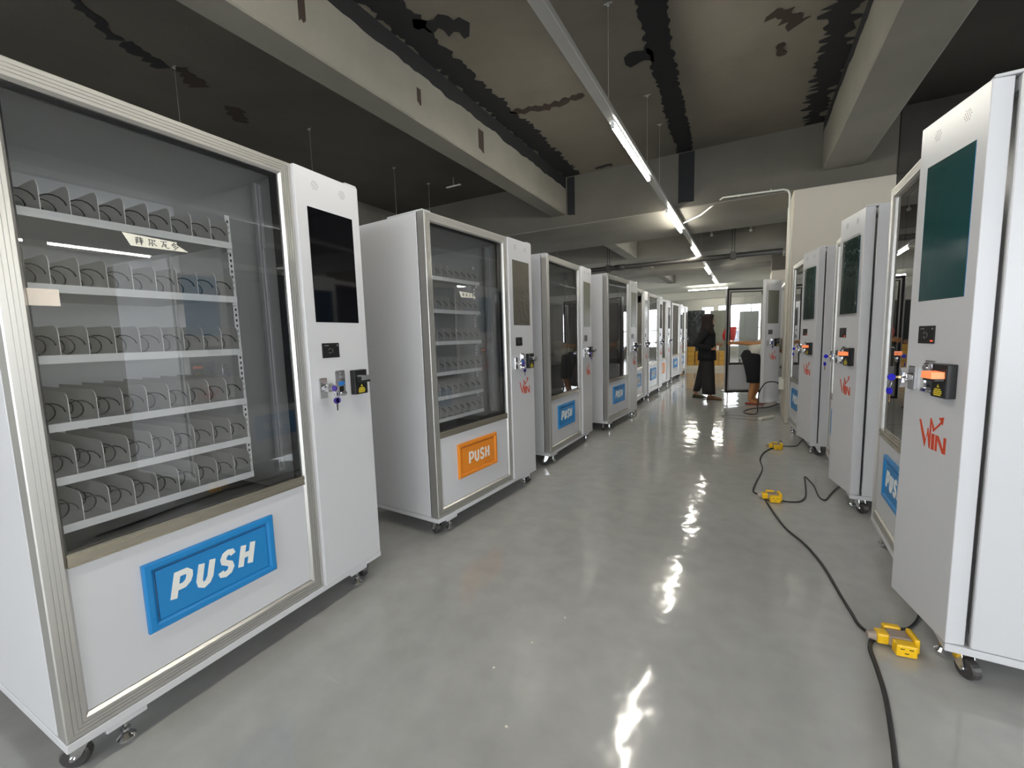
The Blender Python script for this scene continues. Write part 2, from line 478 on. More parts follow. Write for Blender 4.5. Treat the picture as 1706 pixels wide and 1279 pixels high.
ZP = SLAB - .006
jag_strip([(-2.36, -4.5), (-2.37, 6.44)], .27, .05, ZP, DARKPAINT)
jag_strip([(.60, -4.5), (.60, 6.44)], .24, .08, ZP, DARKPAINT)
jag_strip([(-.62, -2.0), (-.66, 3.3), (-.72, 4.2), (-.76, 5.4), (-.80, 6.45)], .20, .025, ZP, DARKPAINT)
jag_strip([(-.78, 4.15), (-1.02, 4.12)], .16, .05, ZP, DARKPAINT)
jag_strip([(-2.30, 4.33), (-1.95, 4.42), (-1.5, 4.42)], .09, .04, ZP, RUST)
jag_strip([(-2.30, 2.8), (-2.05, 2.98), (-1.95, 3.05)], .13, .06, ZP, DARKPAINT)
jag_strip([(-4.0, 1.30), (-4.35, 1.75)], .09, .04, SLAB - .016, DARKPAINT)
jag_strip([(-4.30, 1.80), (-4.45, 2.1)], .14, .05, SLAB - .016, DARKPAINT)
jag_strip([(-4.35, 2.15), (-4.5, 2.4)], .14, .05, SLAB - .016, RUST)
jag_strip([(-4.6, 2.75), (-4.85, 2.95)], .16, .05, SLAB - .016, RUST)
jag_strip([(-2.0, 6.36), (-1.75, 6.33)], .06, .03, ZP, DARKPAINT)
jag_strip([(.1, 4.1), (.3, 4.35)], .10, .06, ZP, RUST)
jag_strip([(.18, 4.55), (.2, 4.75)], .06, .03, ZP, RUST)
jag_strip([(2.2, 3.6), (2.0, 4.1)], .2, .05, SLAB - .016, DARKPAINT)
# painted bands on vertical faces: top of the beam sides and cross beam face
def face_patch(x0, x1, y0, y1, z0, z1, m=DARKPAINT):
    ob('paint_patch', boxme('paint_patch', m, (x0, x1, y0, y1, z0, z1)), ceil)
def jag_face(axis, pos, a0, a1, z0, z1, side, m=DARKPAINT, jag=.03):
    """side: which z edge is ragged ('lo'/'hi')"""
    bm = bmesh.new(); n = max(3, int((a1 - a0) / .06)); rows = []
    for i in range(n + 1):
        a = a0 + (a1 - a0) * i / n
        q = noise.noise(Vector((a * 3, pos, 2))) * jag + random.uniform(-.3, .3) * jag
        lo, hi = (z0 + q, z1) if side == 'lo' else (z0, z1 + q)
        if axis == 'x': c = [(pos, a, lo), (pos, a, hi), (pos + .002, a, hi), (pos + .002, a, lo)]
        else: c = [(a, pos, lo), (a, pos, hi), (a, pos + .002, hi), (a, pos + .002, lo)]
        rows.append([bm.verts.new(p) for p in c])
    for r, s in zip(rows, rows[1:]):
        for k in range(4): bm.faces.new((r[k], r[(k + 1) % 4], s[(k + 1) % 4], s[k]))
    bm.faces.new(rows[0]); bm.faces.new(rows[-1][::-1])
    ob('paint_patch', mk('paint_patch', bm, m), ceil)
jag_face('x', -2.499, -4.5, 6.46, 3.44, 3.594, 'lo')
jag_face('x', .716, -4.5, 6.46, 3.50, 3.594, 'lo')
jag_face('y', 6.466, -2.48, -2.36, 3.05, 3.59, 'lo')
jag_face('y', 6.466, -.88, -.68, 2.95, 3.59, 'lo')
jag_face('x', -2.499, 4.00, 4.10, 3.16, 3.36, 'lo', RUST, .06)
jag_face('x', -2.499, 3.05, 3.10, 3.2, 3.32, 'lo', RUST, .05)
jag_face('x', -2.499, 1.95, 2.0, 3.2, 3.42, 'lo', RUST, .05)

# drain pipe under the slab, beyond the first cross beam
pipe = empty('drain_pipe', (-6.9, 10.0, 2.71), label='dark grey drain pipe crossing below the far ceiling beams', cat='pipe')
PIPEM = mat('dark_pipe_paint', (.035, .032, .028), .5)
bm = bmesh.new(); cyl(bm, (0, 0, 0), (7.45, 0, 0), .05, n=16)
cyl(bm, (4.2, 0, 0), (4.42, 0, 0), .062, n=16); ob('pipe_run', mk('pipe_run', bm, PIPEM, True), pipe)
for x in (1.0, 4.05, 6.6):
    ob('pipe_hanger', boxme('pipe_hanger', PIPEM, (x - .03, x - .015, -.01, .01, .05, .885), (x + .015, x + .03, -.01, .01, .05, .885), (x - .05, x + .05, -.065, .065, -.075, -.06), (x - .05, x + .05, -.07, -.06, -.075, .07), (x - .05, x + .05, .06, .07, -.075, .07)), pipe)

# columns
def column(n, x0, x1, y0, y1, ztop, lab):
    o = struct('column', boxme('column', CONCRETE_W, (x0, x1, y0, y1, 0, ztop), bev=.01), label=lab)
    ob('column_head', boxme('column_head', SLABD, (x0 + .002, x1 - .002, y0 + .002, y1 - .002, ztop - .001, 3.58)), o)
    return o
c1 = column(1, .445, 1.41, 6.475, 7.38, 3.01, 'beige plastered column standing behind the third machine on the right')
column(2, .50, 1.42, 13.2, 14.2, 2.72, 'beige plastered column farther down the aisle')
for y in (-1.2, 21): column(3, .45, 1.41, y - .4, y, 3.0, None) if y > 0 else None

# ------------------------------------------------------------------ vending machines
WG, WP, W = .8445, .3484, 1.1929
ZT, ZD, D = 1.93, .127, .84
C_ = {}
def cached(key, fn):
    if key not in C_: C_[key] = fn()
    return C_[key]

def me_cabinet():
    bm = bmesh.new()
    y0 = .062
    box(bm, 0, .030, y0, D, ZD, ZT, .003)
    box(bm, W - .02, W, y0, D, ZD, ZT, .003)
    box(bm, .03, W - .02, y0, D, 1.89, ZT - .001)
    box(bm, .03, W - .02, D - .03, D - .001, ZD, 1.89)
    box(bm, .03, W - .02, y0 + .003, D - .03, ZD + .002, .16)
    box(bm, .805, .845, y0, D - .03, .16, 1.89)
    box(bm, .845, W - .02, y0 + .02, y0 + .03, .16, 1.89)
    return mk('cabinet_body', bm, WHITE)

def me_liner():
    bm = bmesh.new()
    box(bm, .0305, .036, .07, D - .035, .165, 1.885)
    box(bm, .799, .8045, .07, D - .035, .165, 1.885)
    box(bm, .036, .799, .07, D - .035, 1.876, 1.885)
    box(bm, .036, .799, D - .042, D - .035, .6, 1.876)
    return mk('inner_liner', bm, WHITE_IN)

def me_bin():
    bm = bmesh.new()
    prism(bm, [(0, 0), (.763, 0), (.763, .004), (0, .004)], 0, .001)
    bm.free(); bm = bmesh.new()
    # sloping delivery chute
    v = [(.036, .075, .57), (.799, .075, .57), (.799, .50, .57), (.036, .50, .57), (.036, D - .045, .63), (.799, D - .045, .63)]
    V = [bm.verts.new(p) for p in v]
    V2 = [bm.verts.new((p[0], p[1], p[2] - .01)) for p in v]
    for q in ((0, 1, 2, 3), (3, 2, 5, 4)):
        bm.faces.new([V[i] for i in q]); bm.faces.new([V2[i] for i in q][::-1])
    for i, j in ((0, 1), (1, 2), (2, 5), (5, 4), (4, 3), (3, 0)): bm.faces.new((V[i], V[j], V2[j], V2[i]))
    box(bm, .05, .785, .09, .12, .575, .60)
    return mk('delivery_chute', bm, mat('chute_black', (.02, .02, .02), .25))

def me_door():
    bm = bmesh.new()
    prof = [(0, .055), (0, .003), (.003, 0), (.014, 0), (.0145, .003), (.017, .003), (.0175, 0), (.024, 0), (.0245, .003), (.027, .003), (.0275, 0), (.034, 0),
            (.0345, .003), (.037, .003), (.0375, 0), (.046, 0), (.054, .010), (.054, .055)]
    sweep_rect(bm, 0, WG, ZD, ZT, prof)
    return mk('door_frame', bm, ALU)

def me_gasket():
    bm = bmesh.new()
    x0, x1, z0, z1 = .054, .7905, .648, 1.876
    for b_ in ((x0, x0 + .006, z0, z1), (x1 - .030, x1, z0, z1), (x0 + .006, x1 - .030, z1 - .015, z1), (x0 + .006, x1 - .030, z0, z0 + .004)):
        box(bm, b_[0], b_[1], .0175, .022, b_[2], b_[3])
    sweep_rect(bm, .002, WG - .002, ZD + .002, ZT - .002, [(0, .0615), (0, .0555), (.03, .0555), (.03, .0615)])
    return mk('gasket', bm, BLACKG)

def me_sill():
    bm = bmesh.new()
    prism(bm, [(.054, .612), (.7905, .612), (.7905, .650), (.054, .650)], .0035, .03)
    box(bm, .054, .7905, .0005, .0035, .634, .640)
    box(bm, .054, .7905, .0005, .0035, .612, .616)
    return mk('sill', bm, SILL)

def me_flap_frame():
    bm = bmesh.new()
    sweep_rect(bm, .2105, .637, .3135, .5385, [(0, .010), (0, .000), (.005, -.004), (.020, -.004), (.030, .006), (.030, .012), (.0, .012)])
    return bm

STR = {'P': [[(0, 0), (0, 1), (.55, 1), (.78, .88), (.82, .72), (.76, .54), (.55, .42), (.1, .42)]],
       'U': [[(0, 1), (0, .28), (.12, .08), (.36, 0), (.6, .08), (.72, .28), (.72, 1)]],
       'S': [[(.74, .82), (.60, .97), (.36, 1.0), (.12, .93), (.04, .75), (.12, .60), (.62, .42), (.74, .25), (.64, .07), (.38, 0), (.12, .05), (0, .2)]],
       'H': [[(0, 0), (0, 1)], [(.72, 0), (.72, 1)], [(0, .5), (.72, .5)]]}
def me_push(bold):
    bm = bmesh.new()
    h = .076 if bold else .070; lw = .019 if bold else .013; sh = .22 if bold else 0.; wx = .060 if bold else .058
    xs = (.283, .357, .428, .500) if bold else (.322, .383, .441, .502)
    z0 = .391
    for ch, x in zip('PUSH', xs):
        for st in STR[ch]:
            stroke(bm, [(x + px * wx * .8 + sh * pz * h, z0 + pz * h) for px, pz in st], lw, -.0012, .0012)
    return mk('lettering', bm, LETTER)

def rel(p): return p - W  # x relative to the panel hinge
def me_panel():
    bm = bmesh.new()
    box(bm, -WP, 0, 0, .053, ZD, ZT, .0025, seg=2)
    return mk('control_panel', bm, WHITE)
def me_bracketed(name, x0, x1, z0, z1, y0, y1, m, bev=.001):
    bm = bmesh.new(); box(bm, rel(x0), rel(x1), y0, y1, z0, z1, bev); return mk(name, bm, m)
def me_speakers(cx):
    bm = bmesh.new()
    for i in range(-3, 4):
        for j in range(-3, 4):
            x = i * .0085 + (j % 2) * .00425; z = j * .0074
            if math.hypot(x, z) < .0225:
                cyl(bm, (rel(cx) + x, -.0006, 1.872 + z), (rel(cx) + x, .001, 1.872 + z), .0017, n=6)
    return mk('speaker_grille', bm, BLACKP)
def me_reader():
    bm = bmesh.new(); box(bm, rel(.917), rel(1.013), -.004, .001, 1.141, 1.206, .002)
    return mk('card_reader', bm, BLACKP)
def me_reader_marks():
    bm = bmesh.new()
    for i in range(10):
        a = 2 * PI * i / 10
        if i % 3 == 2: continue
        box(bm, rel(.962) + .011 * math.cos(a) - .0018, rel(.962) + .011 * math.cos(a) + .0018, -.0046, -.004, 1.172 + .011 * math.sin(a) - .0014, 1.172 + .011 * math.sin(a) + .0014)
    box(bm, rel(.930), rel(.952), -.0046, -.004, 1.194, 1.1965)
    box(bm, rel(.998), rel(1.004), -.0046, -.004, 1.192, 1.198)
    return mk('printed_marks', bm, mat('grey_print', (.35, .35, .35), .5))
def me_led():
    bm = bmesh.new(); box(bm, rel(.995), rel(1.008), -.0048, -.004, 1.150, 1.153); return mk('status_led', bm, REDDOT)
def me_lock():
    bm = bmesh.new()
    x = rel(.904)
    box(bm, x - .020, x + .020, -.012, .001, .965, 1.055, .003)
    cyl(bm, (x, -.012, 1.012), (x, -.030, 1.012), .016, n=16)
    cyl(bm, (x, -.030, 1.012), (x, -.046, 1.012), .012, .010, n=14)
    return mk('lock', bm, CHROME)
def me_handle(R_=False):
    bm = bmesh.new(); x = rel(.904)
    # bat shaped T handle, swung out sideways
    pts = [(x - .006, 1.030), (x + .012, 1.034), (x + .026, 1.022), (x + .050, 1.008), (x + .052, .998), (x + .026, 1.000), (x + .008, .994), (x - .008, .998)]
    if R_: pts = [(x - .012, 1.044), (x - .002, 1.048), (x + .010, 1.030), (x + .010, .992), (x - .002, .972), (x - .012, .976), (x - .006, .996), (x - .006, 1.028)]
    prism(bm, pts, -.044, -.030 if not R_ else -.028)
    return mk('lock_handle', bm, CHROME if R_ else STEEL)
def head_of_key(bm, c, axis, r=.013):
    c = Vector(c)
    cyl(bm, c - Vector(axis) * .003, c + Vector(axis) * .003, r, n=12)
def me_keys(R_=False):
    bm = bmesh.new(); x = rel(.904)
    # key in the lock
    box(bm, x - .001, x + .001, -.062, -.046, 1.008, 1.016, mi=1)
    head_of_key(bm, (x, -.072, 1.012), (1, 0, 0), .013)
    # ring
    P = []
    rx = .014
    zc, yc, xc = (.985, -.078, x + .004)
    for i in range(17):
        a = 2 * PI * i / 16
        P.append((xc + .012 * math.cos(a), yc + .003 * math.sin(a), zc + rx * math.sin(a)))
    tube(bm, P, .0009, 5, mi=2)
    # hanging pair
    for dx, t in ((-.004, .10), (.005, -.14)):
        c = Vector((xc + dx, yc, zc - rx - .012))
        cyl(bm, c - Vector((0, .003, 0)), c + Vector((0, .003, 0)), .013, n=12)
        d = Vector((math.sin(t), 0, -math.cos(t)))
        p0 = c + d * .010; p1 = c + d * .044; sx = Vector((math.cos(t), 0, math.sin(t))) * .004
        vs = [bm.verts.new(v) for v in (p0 - sx, p0 + sx, p1 + sx * .8, p1 - sx * .8)]
        vs2 = [bm.verts.new(v.co + Vector((0, .0018, 0))) for v in vs]
        fs = [bm.faces.new(vs), bm.faces.new(vs2[::-1])] + [bm.faces.new((vs[i], vs2[i], vs2[(i + 1) % 4], vs[(i + 1) % 4])) for i in range(4)]
        for f in fs: f.material_index = 1
    return mk('key_bunch', bm, [KEYBLUE if R_ else KEYPURPLE, BRASS if R_ else CHROME, CHROME])
def me_coin():
    bm = bmesh.new(); x0, x1 = rel(.977), rel(1.033)
    box(bm, x0, x1, -.006, .001, .962, 1.081, .002)
    box(bm, x0 + .014, x1 - .010, -.018, -.006, 1.040, 1.072, .003)
    cyl(bm, (x0 + .030, -.018, 1.056), (x0 + .030, -.024, 1.056), .009, n=12)
    box(bm, x0 + .010, x1 - .008, -.022, -.006, .968, .982, .003)
    return mk('coin_slot', bm, CHROME)
def me_coin_label():
    bm = bmesh.new(); x0, x1 = rel(.977), rel(1.033)
    box(bm, x0 + .014, x1 - .008, -.008, -.006, 1.012, 1.030); return mk('blue_insert', bm, LEDBLUE)
def me_coin_gap():
    bm = bmesh.new(); x0, x1 = rel(.977), rel(1.033)
    box(bm, x0 + .018, x1 - .014, -.0068, -.006, .984, 1.008); return mk('coin_return_opening', bm, BLACKP)
def me_bill():
    bm = bmesh.new(); x0, x1 = rel(1.067), rel(1.148)
    box(bm, x0, x1, -.030, .001, .961, 1.076, .003)
    box(bm, x0 + .008, x1 - .008, -.058, -.030, 1.018, 1.028, .002)
    box(bm, x0 + .008, x0 + .014, -.058, -.030, 1.028, 1.046, .001)
    return mk('bill_acceptor', bm, BLACKP)
def me_bezel(lit):
    bm = bmesh.new(); x0, x1 = rel(1.067), rel(1.148)
    prism(bm, [(x0 + .014, 1.028), (x1 - .008, 1.028), (x1 - .010, 1.050), (x0 + .018, 1.052)], -.066, -.030)
    return mk('note_slot', bm, BEZEL_LIT if lit else BEZEL_OFF)
def me_warning():
    bm = bmesh.new(); x0, x1 = rel(1.067), rel(1.148)
    for i, (a, b) in enumerate(((.024, .056), (.020, .062), (.018, .062), (.020, .058))):
        z = .990 - i * .0065
        box(bm, x0 + a, x0 + b, -.0305, -.030, z - .0022, z + .0022)
    prism(bm, [(x0 + .034, .996), (x0 + .048, .996), (x0 + .041, 1.008)], -.0305, -.030)
    return mk('warning_print', bm, YEL)
def me_logo():
    bm = bmesh.new(); o = rel(.957)
    def pr(*p): prism(bm, [(o + a, b) for a, b in p], -.0008, .0006)
    pr((0, .861), (.011, .860), (.046, .790), (.042, .764), (.038, .770))
    pr((.042, .764), (.046, .790), (.056, .840), (.056, .815), (.050, .800))
    pr((.052, .833), (.058, .836), (.074, .775), (.072, .764), (.066, .768))
    pr((.066, .768), (.074, .775), (.076, .800), (.072, .872), (.066, .875))
    pr((.066, .876), (.072, .875), (.092, .842), (.086, .828), (.082, .838))
    pr((.086, .828), (.092, .842), (.124, .872), (.130, .866))
    pr((.112, .884), (.140, .891), (.136, .862))
    pr((.080, .822), (.096, .822), (.096, .764), (.080, .764))
    pr((.101, .821), (.113, .821), (.113, .764), (.101, .764))
    pr((.113, .821), (.118, .821), (.146, .780), (.146, .764), (.142, .764), (.113, .805))
    pr((.146, .821), (.159, .821), (.159, .764), (.146, .764))
    return mk('logo_mark', bm, REDLOGO)
def me_film():
    bm = bmesh.new(); x0, x1, z0, z1 = rel(.886), rel(1.158), 1.285, 1.790; nx, nz = 10, 16
    V = [[bm.verts.new((x0 + (x1 - x0) * i / nx + random.uniform(-.001, .001), -.004 - .0022 * random.random() - (.008 if i in (0, nx) or j in (0, nz) else 0) * random.random(), z0 + (z1 - z0) * j / nz)) for j in range(nz + 1)] for i in range(nx + 1)]
    for i in range(nx):
        for j in range(nz): bm.faces.new((V[i][j], V[i + 1][j], V[i + 1][j + 1], V[i][j + 1]))
    return mk('protective_film', bm, FILM, True)

def me_base():
    bm = bmesh.new()
    box(bm, -.002, W + .002, -.001, D + .002, .100, ZD - .001, .002)
    for x in (.085, W - .185):
        box(bm, x, x + .10, .01, .07, .078, .100, .002)
    return mk('base_frame', bm, WHITE)
def me_caster_fork():
    bm = bmesh.new()
    cyl(bm, (0, 0, .100), (0, 0, .093), .030, n=14)
    box(bm, -.034, .034, -.030, .030, .096, .100)
    for s in (-1, 1):
        x = s * .021
        pts = [(x - .0012, 0), (x + .0012, 0)]
        V = [(-.022, .090), (.020, .090), (.034, .034), (.022, .028), (.006, .040)]
        a = [bm.verts.new((x - .0012, p[0], p[1])) for p in V]; b = [bm.verts.new((x + .0012, p[0], p[1])) for p in V]
        bm.faces.new(a[::-1]); bm.faces.new(b)
        for i in range(5): bm.faces.new((a[i], a[(i + 1) % 5], b[(i + 1) % 5], b[i]))
    box(bm, -.022, .022, -.024, .022, .086, .093)
    cyl(bm, (-.026, .026, .036), (.026, .026, .036), .006, n=8)
    return mk('caster_fork', bm, CHROME)
def me_caster_wheel():
    bm = bmesh.new()
    prof = [(-.016, .012), (-.016, .031), (-.011, .036), (.011, .036), (.016, .031), (.016, .012)]
    n = 20; rings = []
    for x, r in prof: rings.append([bm.verts.new((x, .026 + r * math.cos(2 * PI * k / n), .036 + r * math.sin(2 * PI * k / n))) for k in range(n)])
    for a, b in zip(rings, rings[1:]):
        for k in range(n): bm.faces.new((a[k], a[(k + 1) % n], b[(k + 1) % n], b[k]))
    bm.faces.new(rings[0][::-1]); bm.faces.new(rings[-1])
    return mk('wheel', bm, RUBBER, False)
def me_foot():
    bm = bmesh.new()
    cyl(bm, (0, 0, .080), (0, 0, .030), .006, n=8); cyl(bm, (0, 0, .050), (0, 0, .042), .013, n=6)
    cyl(bm, (0, 0, .034), (0, 0, .022), .012, .024, n=16); cyl(bm, (0, 0, .022), (0, 0, .016), .024, n=16)
    return mk('levelling_foot', bm, CHROME)
def me_hinge_cap():
    bm = bmesh.new(); box(bm, 0, .07, .012, .30, ZT + .0005, ZT + .010, .003)
    return mk('hinge_cover', bm, WHITE)

TR_Z = (1.597, 1.394, 1.193, .998, .842, .700)
TX0, TX1 = .060, .645
PITCH = (.645 - .0725) / 9
def me_tray():
    bm = bmesh.new()
    box(bm, TX0, TX1 + .004, .118, .70, -.004, 0)
    box(bm, TX0, TX1 + .004, .113, .118, -.022, .002)
    return mk('shelf_tray', bm, WHITE_IN)
def me_div():
    bm = bmesh.new()
    V = [(.122, 0), (.122, .062), (.124, .072), (.130, .081), (.140, .086), (.16, .088), (.60, .088), (.60, 0)]
    a = [bm.verts.new((-.001, p[0], p[1])) for p in V]; b = [bm.verts.new((.001, p[0], p[1])) for p in V]
    n = len(V)
    bm.faces.new(a[::-1]); bm.faces.new(b)
    for i in range(n): bm.faces.new((a[i], a[(i + 1) % n], b[(i + 1) % n], b[i]))
    return mk('lane_divider', bm, DIVIDER)
def me_coil():
    bm = bmesh.new(); P = []
    for i in range(6 * 14 + 1):
        a = 2 * PI * i / 14
        P.append((.0275 * math.cos(a), .135 + .075 * i / 14, .031 + .0275 * math.sin(a)))
    tube(bm, P, .0019, 4)
    return mk('spiral_coil', bm, COIL, True)
def me_clip():
    bm = bmesh.new()
    box(bm, TX1 + .006, TX1 + .026, .15, .19, -.03, .030, .002)
    box(bm, TX1 + .010, TX1 + .020, .143, .15, -.012, .016, .001)
    return mk('shelf_bracket', bm, WHITE_IN)
def me_upright():
    bm = bmesh.new()
    box(bm, .676, .694, .19, .205, .66, 1.72)
    box(bm, .676, .694, .60, .615, .66, 1.72)
    return mk('slotted_upright', bm, WHITE_IN)
def me_slots():
    bm = bmesh.new()
    for i in range(48):
        z = .68 + i * .0215
        box(bm, .682, .688, .1892, .1905, z, z + .010)
    return mk('upright_slots', bm, BLACKP)
def me_lift():
    bm = bmesh.new()
    box(bm, .772, .798, .13, .155, .66, 1.86, .002)
    box(bm, .778, .790, .118, .130, 1.60, 1.85, .002)
    cyl(bm, (.780, .123, .68), (.780, .123, 1.60), .005, n=8)
    return mk('lift_guide', bm, WHITE)
def me_label():
    bm = bmesh.new()
    pts = [(.270, 1.553), (.398, 1.538), (.402, 1.530), (.446, 1.5175), (.290, 1.517)]
    pts = [(.270, 1.552), (.412, 1.546), (.411, 1.538), (.444, 1.519), (.288, 1.516)]
    prism(bm, pts, .0135, .0148); return mk('paper_label', bm, PAPER)
def me_hand():
    """brush-pen characters on the label"""
    bm = bmesh.new()
    Y0, Y1 = .0126, .0135
    def c(ox, oz, s, strokes, w_=.0017):
        for st in strokes: stroke(bm, [(ox + x * s, oz + z * s) for x, z in st], w_, Y0, Y1)
    s = .021
    c(.300, 1.5225, s, [[(0, .9), (.95, .9)], [(.3, 1.05), (.28, .78)], [(.65, 1.08), (.62, .78)], [(.1, .72), (.12, .02)], [(.1, .7), (.35, .66), (.22, .48), (.36, .34), (.14, .26)],
                       [(.5, .68), (.95, .68)], [(.72, .8), (.7, .6)], [(.46, .5), (.98, .5)], [(.5, .32), (.92, .32)], [(.72, .6), (.72, -.05)]])
    c(.334, 1.5230, s, [[(.05, .95), (.12, .6), (.02, .0)], [(.08, .9), (.85, .86), (.72, .66)], [(.48, .8), (.48, .05), (.36, .12)], [(.34, .5), (.22, .22)], [(.6, .5), (1.0, .06)]])
    c(.366, 1.5225, s, [[(0, .9), (.85, .92)], [(.45, .9), (.12, .1), (.3, .22)], [(.3, .55), (.7, .55), (.62, .2), (.9, .0), (1.15, .12)], [(.42, .4), (.56, .28)]])
    c(.394, 1.5215, s, [[(.5, 1.05), (.1, .62)], [(.42, .9), (.75, .86), (.15, .5)], [(.3, .74), (.45, .64)], [(.62, .62), (.3, .3)], [(.56, .5), (1.0, .48), (.35, -.08)], [(.5, .32), (.64, .22)]])
    return mk('handwriting', bm, INK)
def me_tape():
    bm = bmesh.new(); box(bm, .056, .116, .0138, .0150, 1.327, 1.371); return mk('masking_tape', bm, TAPE)
def me_pane(m):
    bm = bmesh.new(); box(bm, .054, .7905, .0155, .0170, .648, 1.876)
    # keep a single sheet so that it reads as thin glass
    bm.free(); bm = bmesh.new()
    vs = [bm.verts.new(p) for p in ((.054, .016, .648), (.7905, .016, .648), (.7905, .016, 1.876), (.054, .016, 1.876))]
    bm.faces.new(vs)
    return mk('glass_pane', bm, m)

def machine(label, X, Y, th, side, ph=2., door=0., flap='blue', bold=True, screen='olive', logo=True, trays=False, lit=False,
            paper=False, tape=False, keys=True, film=False, group='vending machines in the left row', detail=2, glass='clear', rot=None, name='vending_machine'):
    a = (rad(90) if side == 'L' else rad(-90)) + rad(th) if rot is None else rad(rot)
    t = empty(name, (X, Y, 0), a, label=label, cat='vending machine', group=group)
    def add(nm, key, fn, parent=t, loc=(0, 0, 0), rot_=(0, 0, 0)):
        return ob(nm, cached(key, fn), parent, loc, rot_)
    add('cabinet_body', 'cab', me_cabinet)
    add('inner_liner', 'liner', me_liner)
    add('delivery_chute', 'bin', me_bin)
    add('base_frame', 'base', me_base)
    add('hinge_cover', 'cap', me_hinge_cap)
    add('hinge_cover', 'cap', me_hinge_cap, loc=(W - .07, -.008, 0))
    dr = (0, 0, rad(door))
    add('door_frame', 'door', me_door, rot_=dr)
    add('gasket', 'gasket', me_gasket, rot_=dr)
    add('glass_pane', 'pane' + glass, lambda: me_pane(GLASS if glass == 'clear' else GLASS_R), rot_=dr)
    add('sill', 'sill', me_sill, rot_=dr)
    add('lower_panel', 'lp', lambda: boxme('lower_panel', WHITE, (.0545, .7900, .011, .045, .183, .612)), rot_=dr)
    fm = BLUE if flap == 'blue' else ORANGE
    f = add('push_flap', 'ff' + flap, lambda: mk('push_flap', me_flap_frame(), fm), rot_=dr)
    add('flap_door', 'fd' + flap, lambda: boxme('flap_door', fm, (.2425, .605, .0015, .008, .3455, .5065)), parent=f)
    add('lettering', 'push%s' % bold, lambda: me_push(bold), parent=f)
    h = (W, 0, 0); hr = (0, 0, rad(ph))
    add('control_panel', 'cp', me_panel, loc=h, rot_=hr)
    sm = {'black': SCREEN, 'grey': FILM_GREY, 'olive': OLIVE, 'film': SFILM}[screen]
    add('screen', 'scr' + screen, lambda: me_bracketed('screen', .897, 1.146, 1.297, 1.777, -.0012, .0, sm), loc=h, rot_=hr)
    if film: add('protective_film', 'film', me_film, loc=h, rot_=hr)
    add('speaker_grille', 'sp1', lambda: me_speakers(.944), loc=h, rot_=hr)
    add('speaker_grille', 'sp2', lambda: me_speakers(1.094), loc=h, rot_=hr)
    c = add('card_reader', 'rd', me_reader, loc=h, rot_=hr)
    add('printed_marks', 'rdm', me_reader_marks, parent=c)['kind'] = 'stuff'
    if lit: add('status_led', 'led', me_led, parent=c)
    l = add('lock', 'lock', me_lock, loc=h, rot_=hr)
    add('lock_handle', 'lh%s' % lit, lambda: me_handle(lit), parent=l)
    if keys: add('key_bunch', 'keys%s' % lit, lambda: me_keys(lit), parent=l)
    q = add('coin_slot', 'coin', me_coin, loc=h, rot_=hr)
    add('blue_insert', 'coinl', me_coin_label, parent=q)
    add('coin_return_opening', 'coing', me_coin_gap, parent=q)
    b = add('bill_acceptor', 'bill', me_bill, loc=h, rot_=hr)
    add('note_slot', 'bz%s' % lit, lambda: me_bezel(lit), parent=b)
    add('warning_print', 'warn', me_warning, parent=b)
    if logo: add('logo_mark', 'logo', me_logo, loc=h, rot_=hr)
    for x, y, r_ in ((.055, .060, .5), (W - .06, .060, -.7), (.06, D - .1, 2.4), (W - .06, D - .1, 1.2)):
        fk = add('caster', 'cf', me_caster_fork, loc=(x, y, 0), rot_=(0, 0, r_ + th * .2))
        add('wheel', 'cw', me_caster_wheel, parent=fk)
    for x, y in ((.135, .035), (W - .135, .035)):
        add('levelling_foot', 'lf', me_foot, loc=(x, y, 0))
    add('lift_guide', 'lift', me_lift)
    if trays:
        up_ = add('slotted_upright', 'upr', me_upright)
        add('upright_slots', 'ups', me_slots, parent=up_)
        for zi, z in enumerate(TR_Z):
            tr = add('shelf_tray', 'tray', me_tray, loc=(0, 0, z))
            add('shelf_bracket', 'clip', me_clip, parent=tr)
            for i in range(10):
                add('lane_divider', 'div', me_div, parent=tr, loc=(.0725 + i * PITCH, 0, 0))
                if i < 9:
                    add('spiral_coil', 'coil', me_coil, parent=tr, loc=(.0725 + (i + .5) * PITCH, 0, 0), rot_=(0, 0, 0))
    if paper:
        pl = add('paper_label', 'lab', me_label)
        add('handwriting', 'hand', me_hand, parent=pl)
        if paper == 'right':
            pl.location = (.030, 0, -.047)
    if tape: add('masking_tape', 'tape', me_tape)
    return t

LG = 'vending machines in the left row'
machine('large white vending machine nearest on the left, black screen, no red logo', -1.615, .342, 1.55, 'L', 2.5, screen='black', logo=False, trays=True, paper=True, tape=True, bold=True, group=LG)
machine('white vending machine with orange flap and spiral shelves, second from the left edge', -1.609, 1.970, -4.11, 'L', 1.5, flap='orange', bold=False, screen='grey', trays=True, paper='right', group=LG)
machine('white vending machine with blue flap, right after the orange-flapped shelf machine', -1.575, 3.581, -.73, 'L', 2.6, screen='olive', group=LG)
machine('fourth white vending machine of the left row, blue flap and olive screen', -1.499, 5.199, -4.51, 'L', .9, screen='olive', group=LG)
machine('fifth white vending machine of the left row, glass mostly hidden by the fourth', -1.570, 6.840, .6, 'L', 2, screen='olive', group=LG)
machine('sixth white vending machine of the left row, blue flap', -1.597, 8.185, -2.2, 'L', 1.5, screen='black', group=LG)
machine('narrow-looking far vending machine in the left row with an orange flap', -1.650, 9.480, -3.0, 'L', 1.5, flap='orange', bold=False, screen='black', group=LG)
machine('far white vending machine with blue flap, last but one in the left row', -1.640, 11.300, -4.4, 'L', 1.5, screen='black', group=LG)
machine('last vending machine at the far end of the left row', -1.62, 12.60, -2.0, 'L', 1.5, screen='black', group=LG)
RG = 'vending machines in the right row'
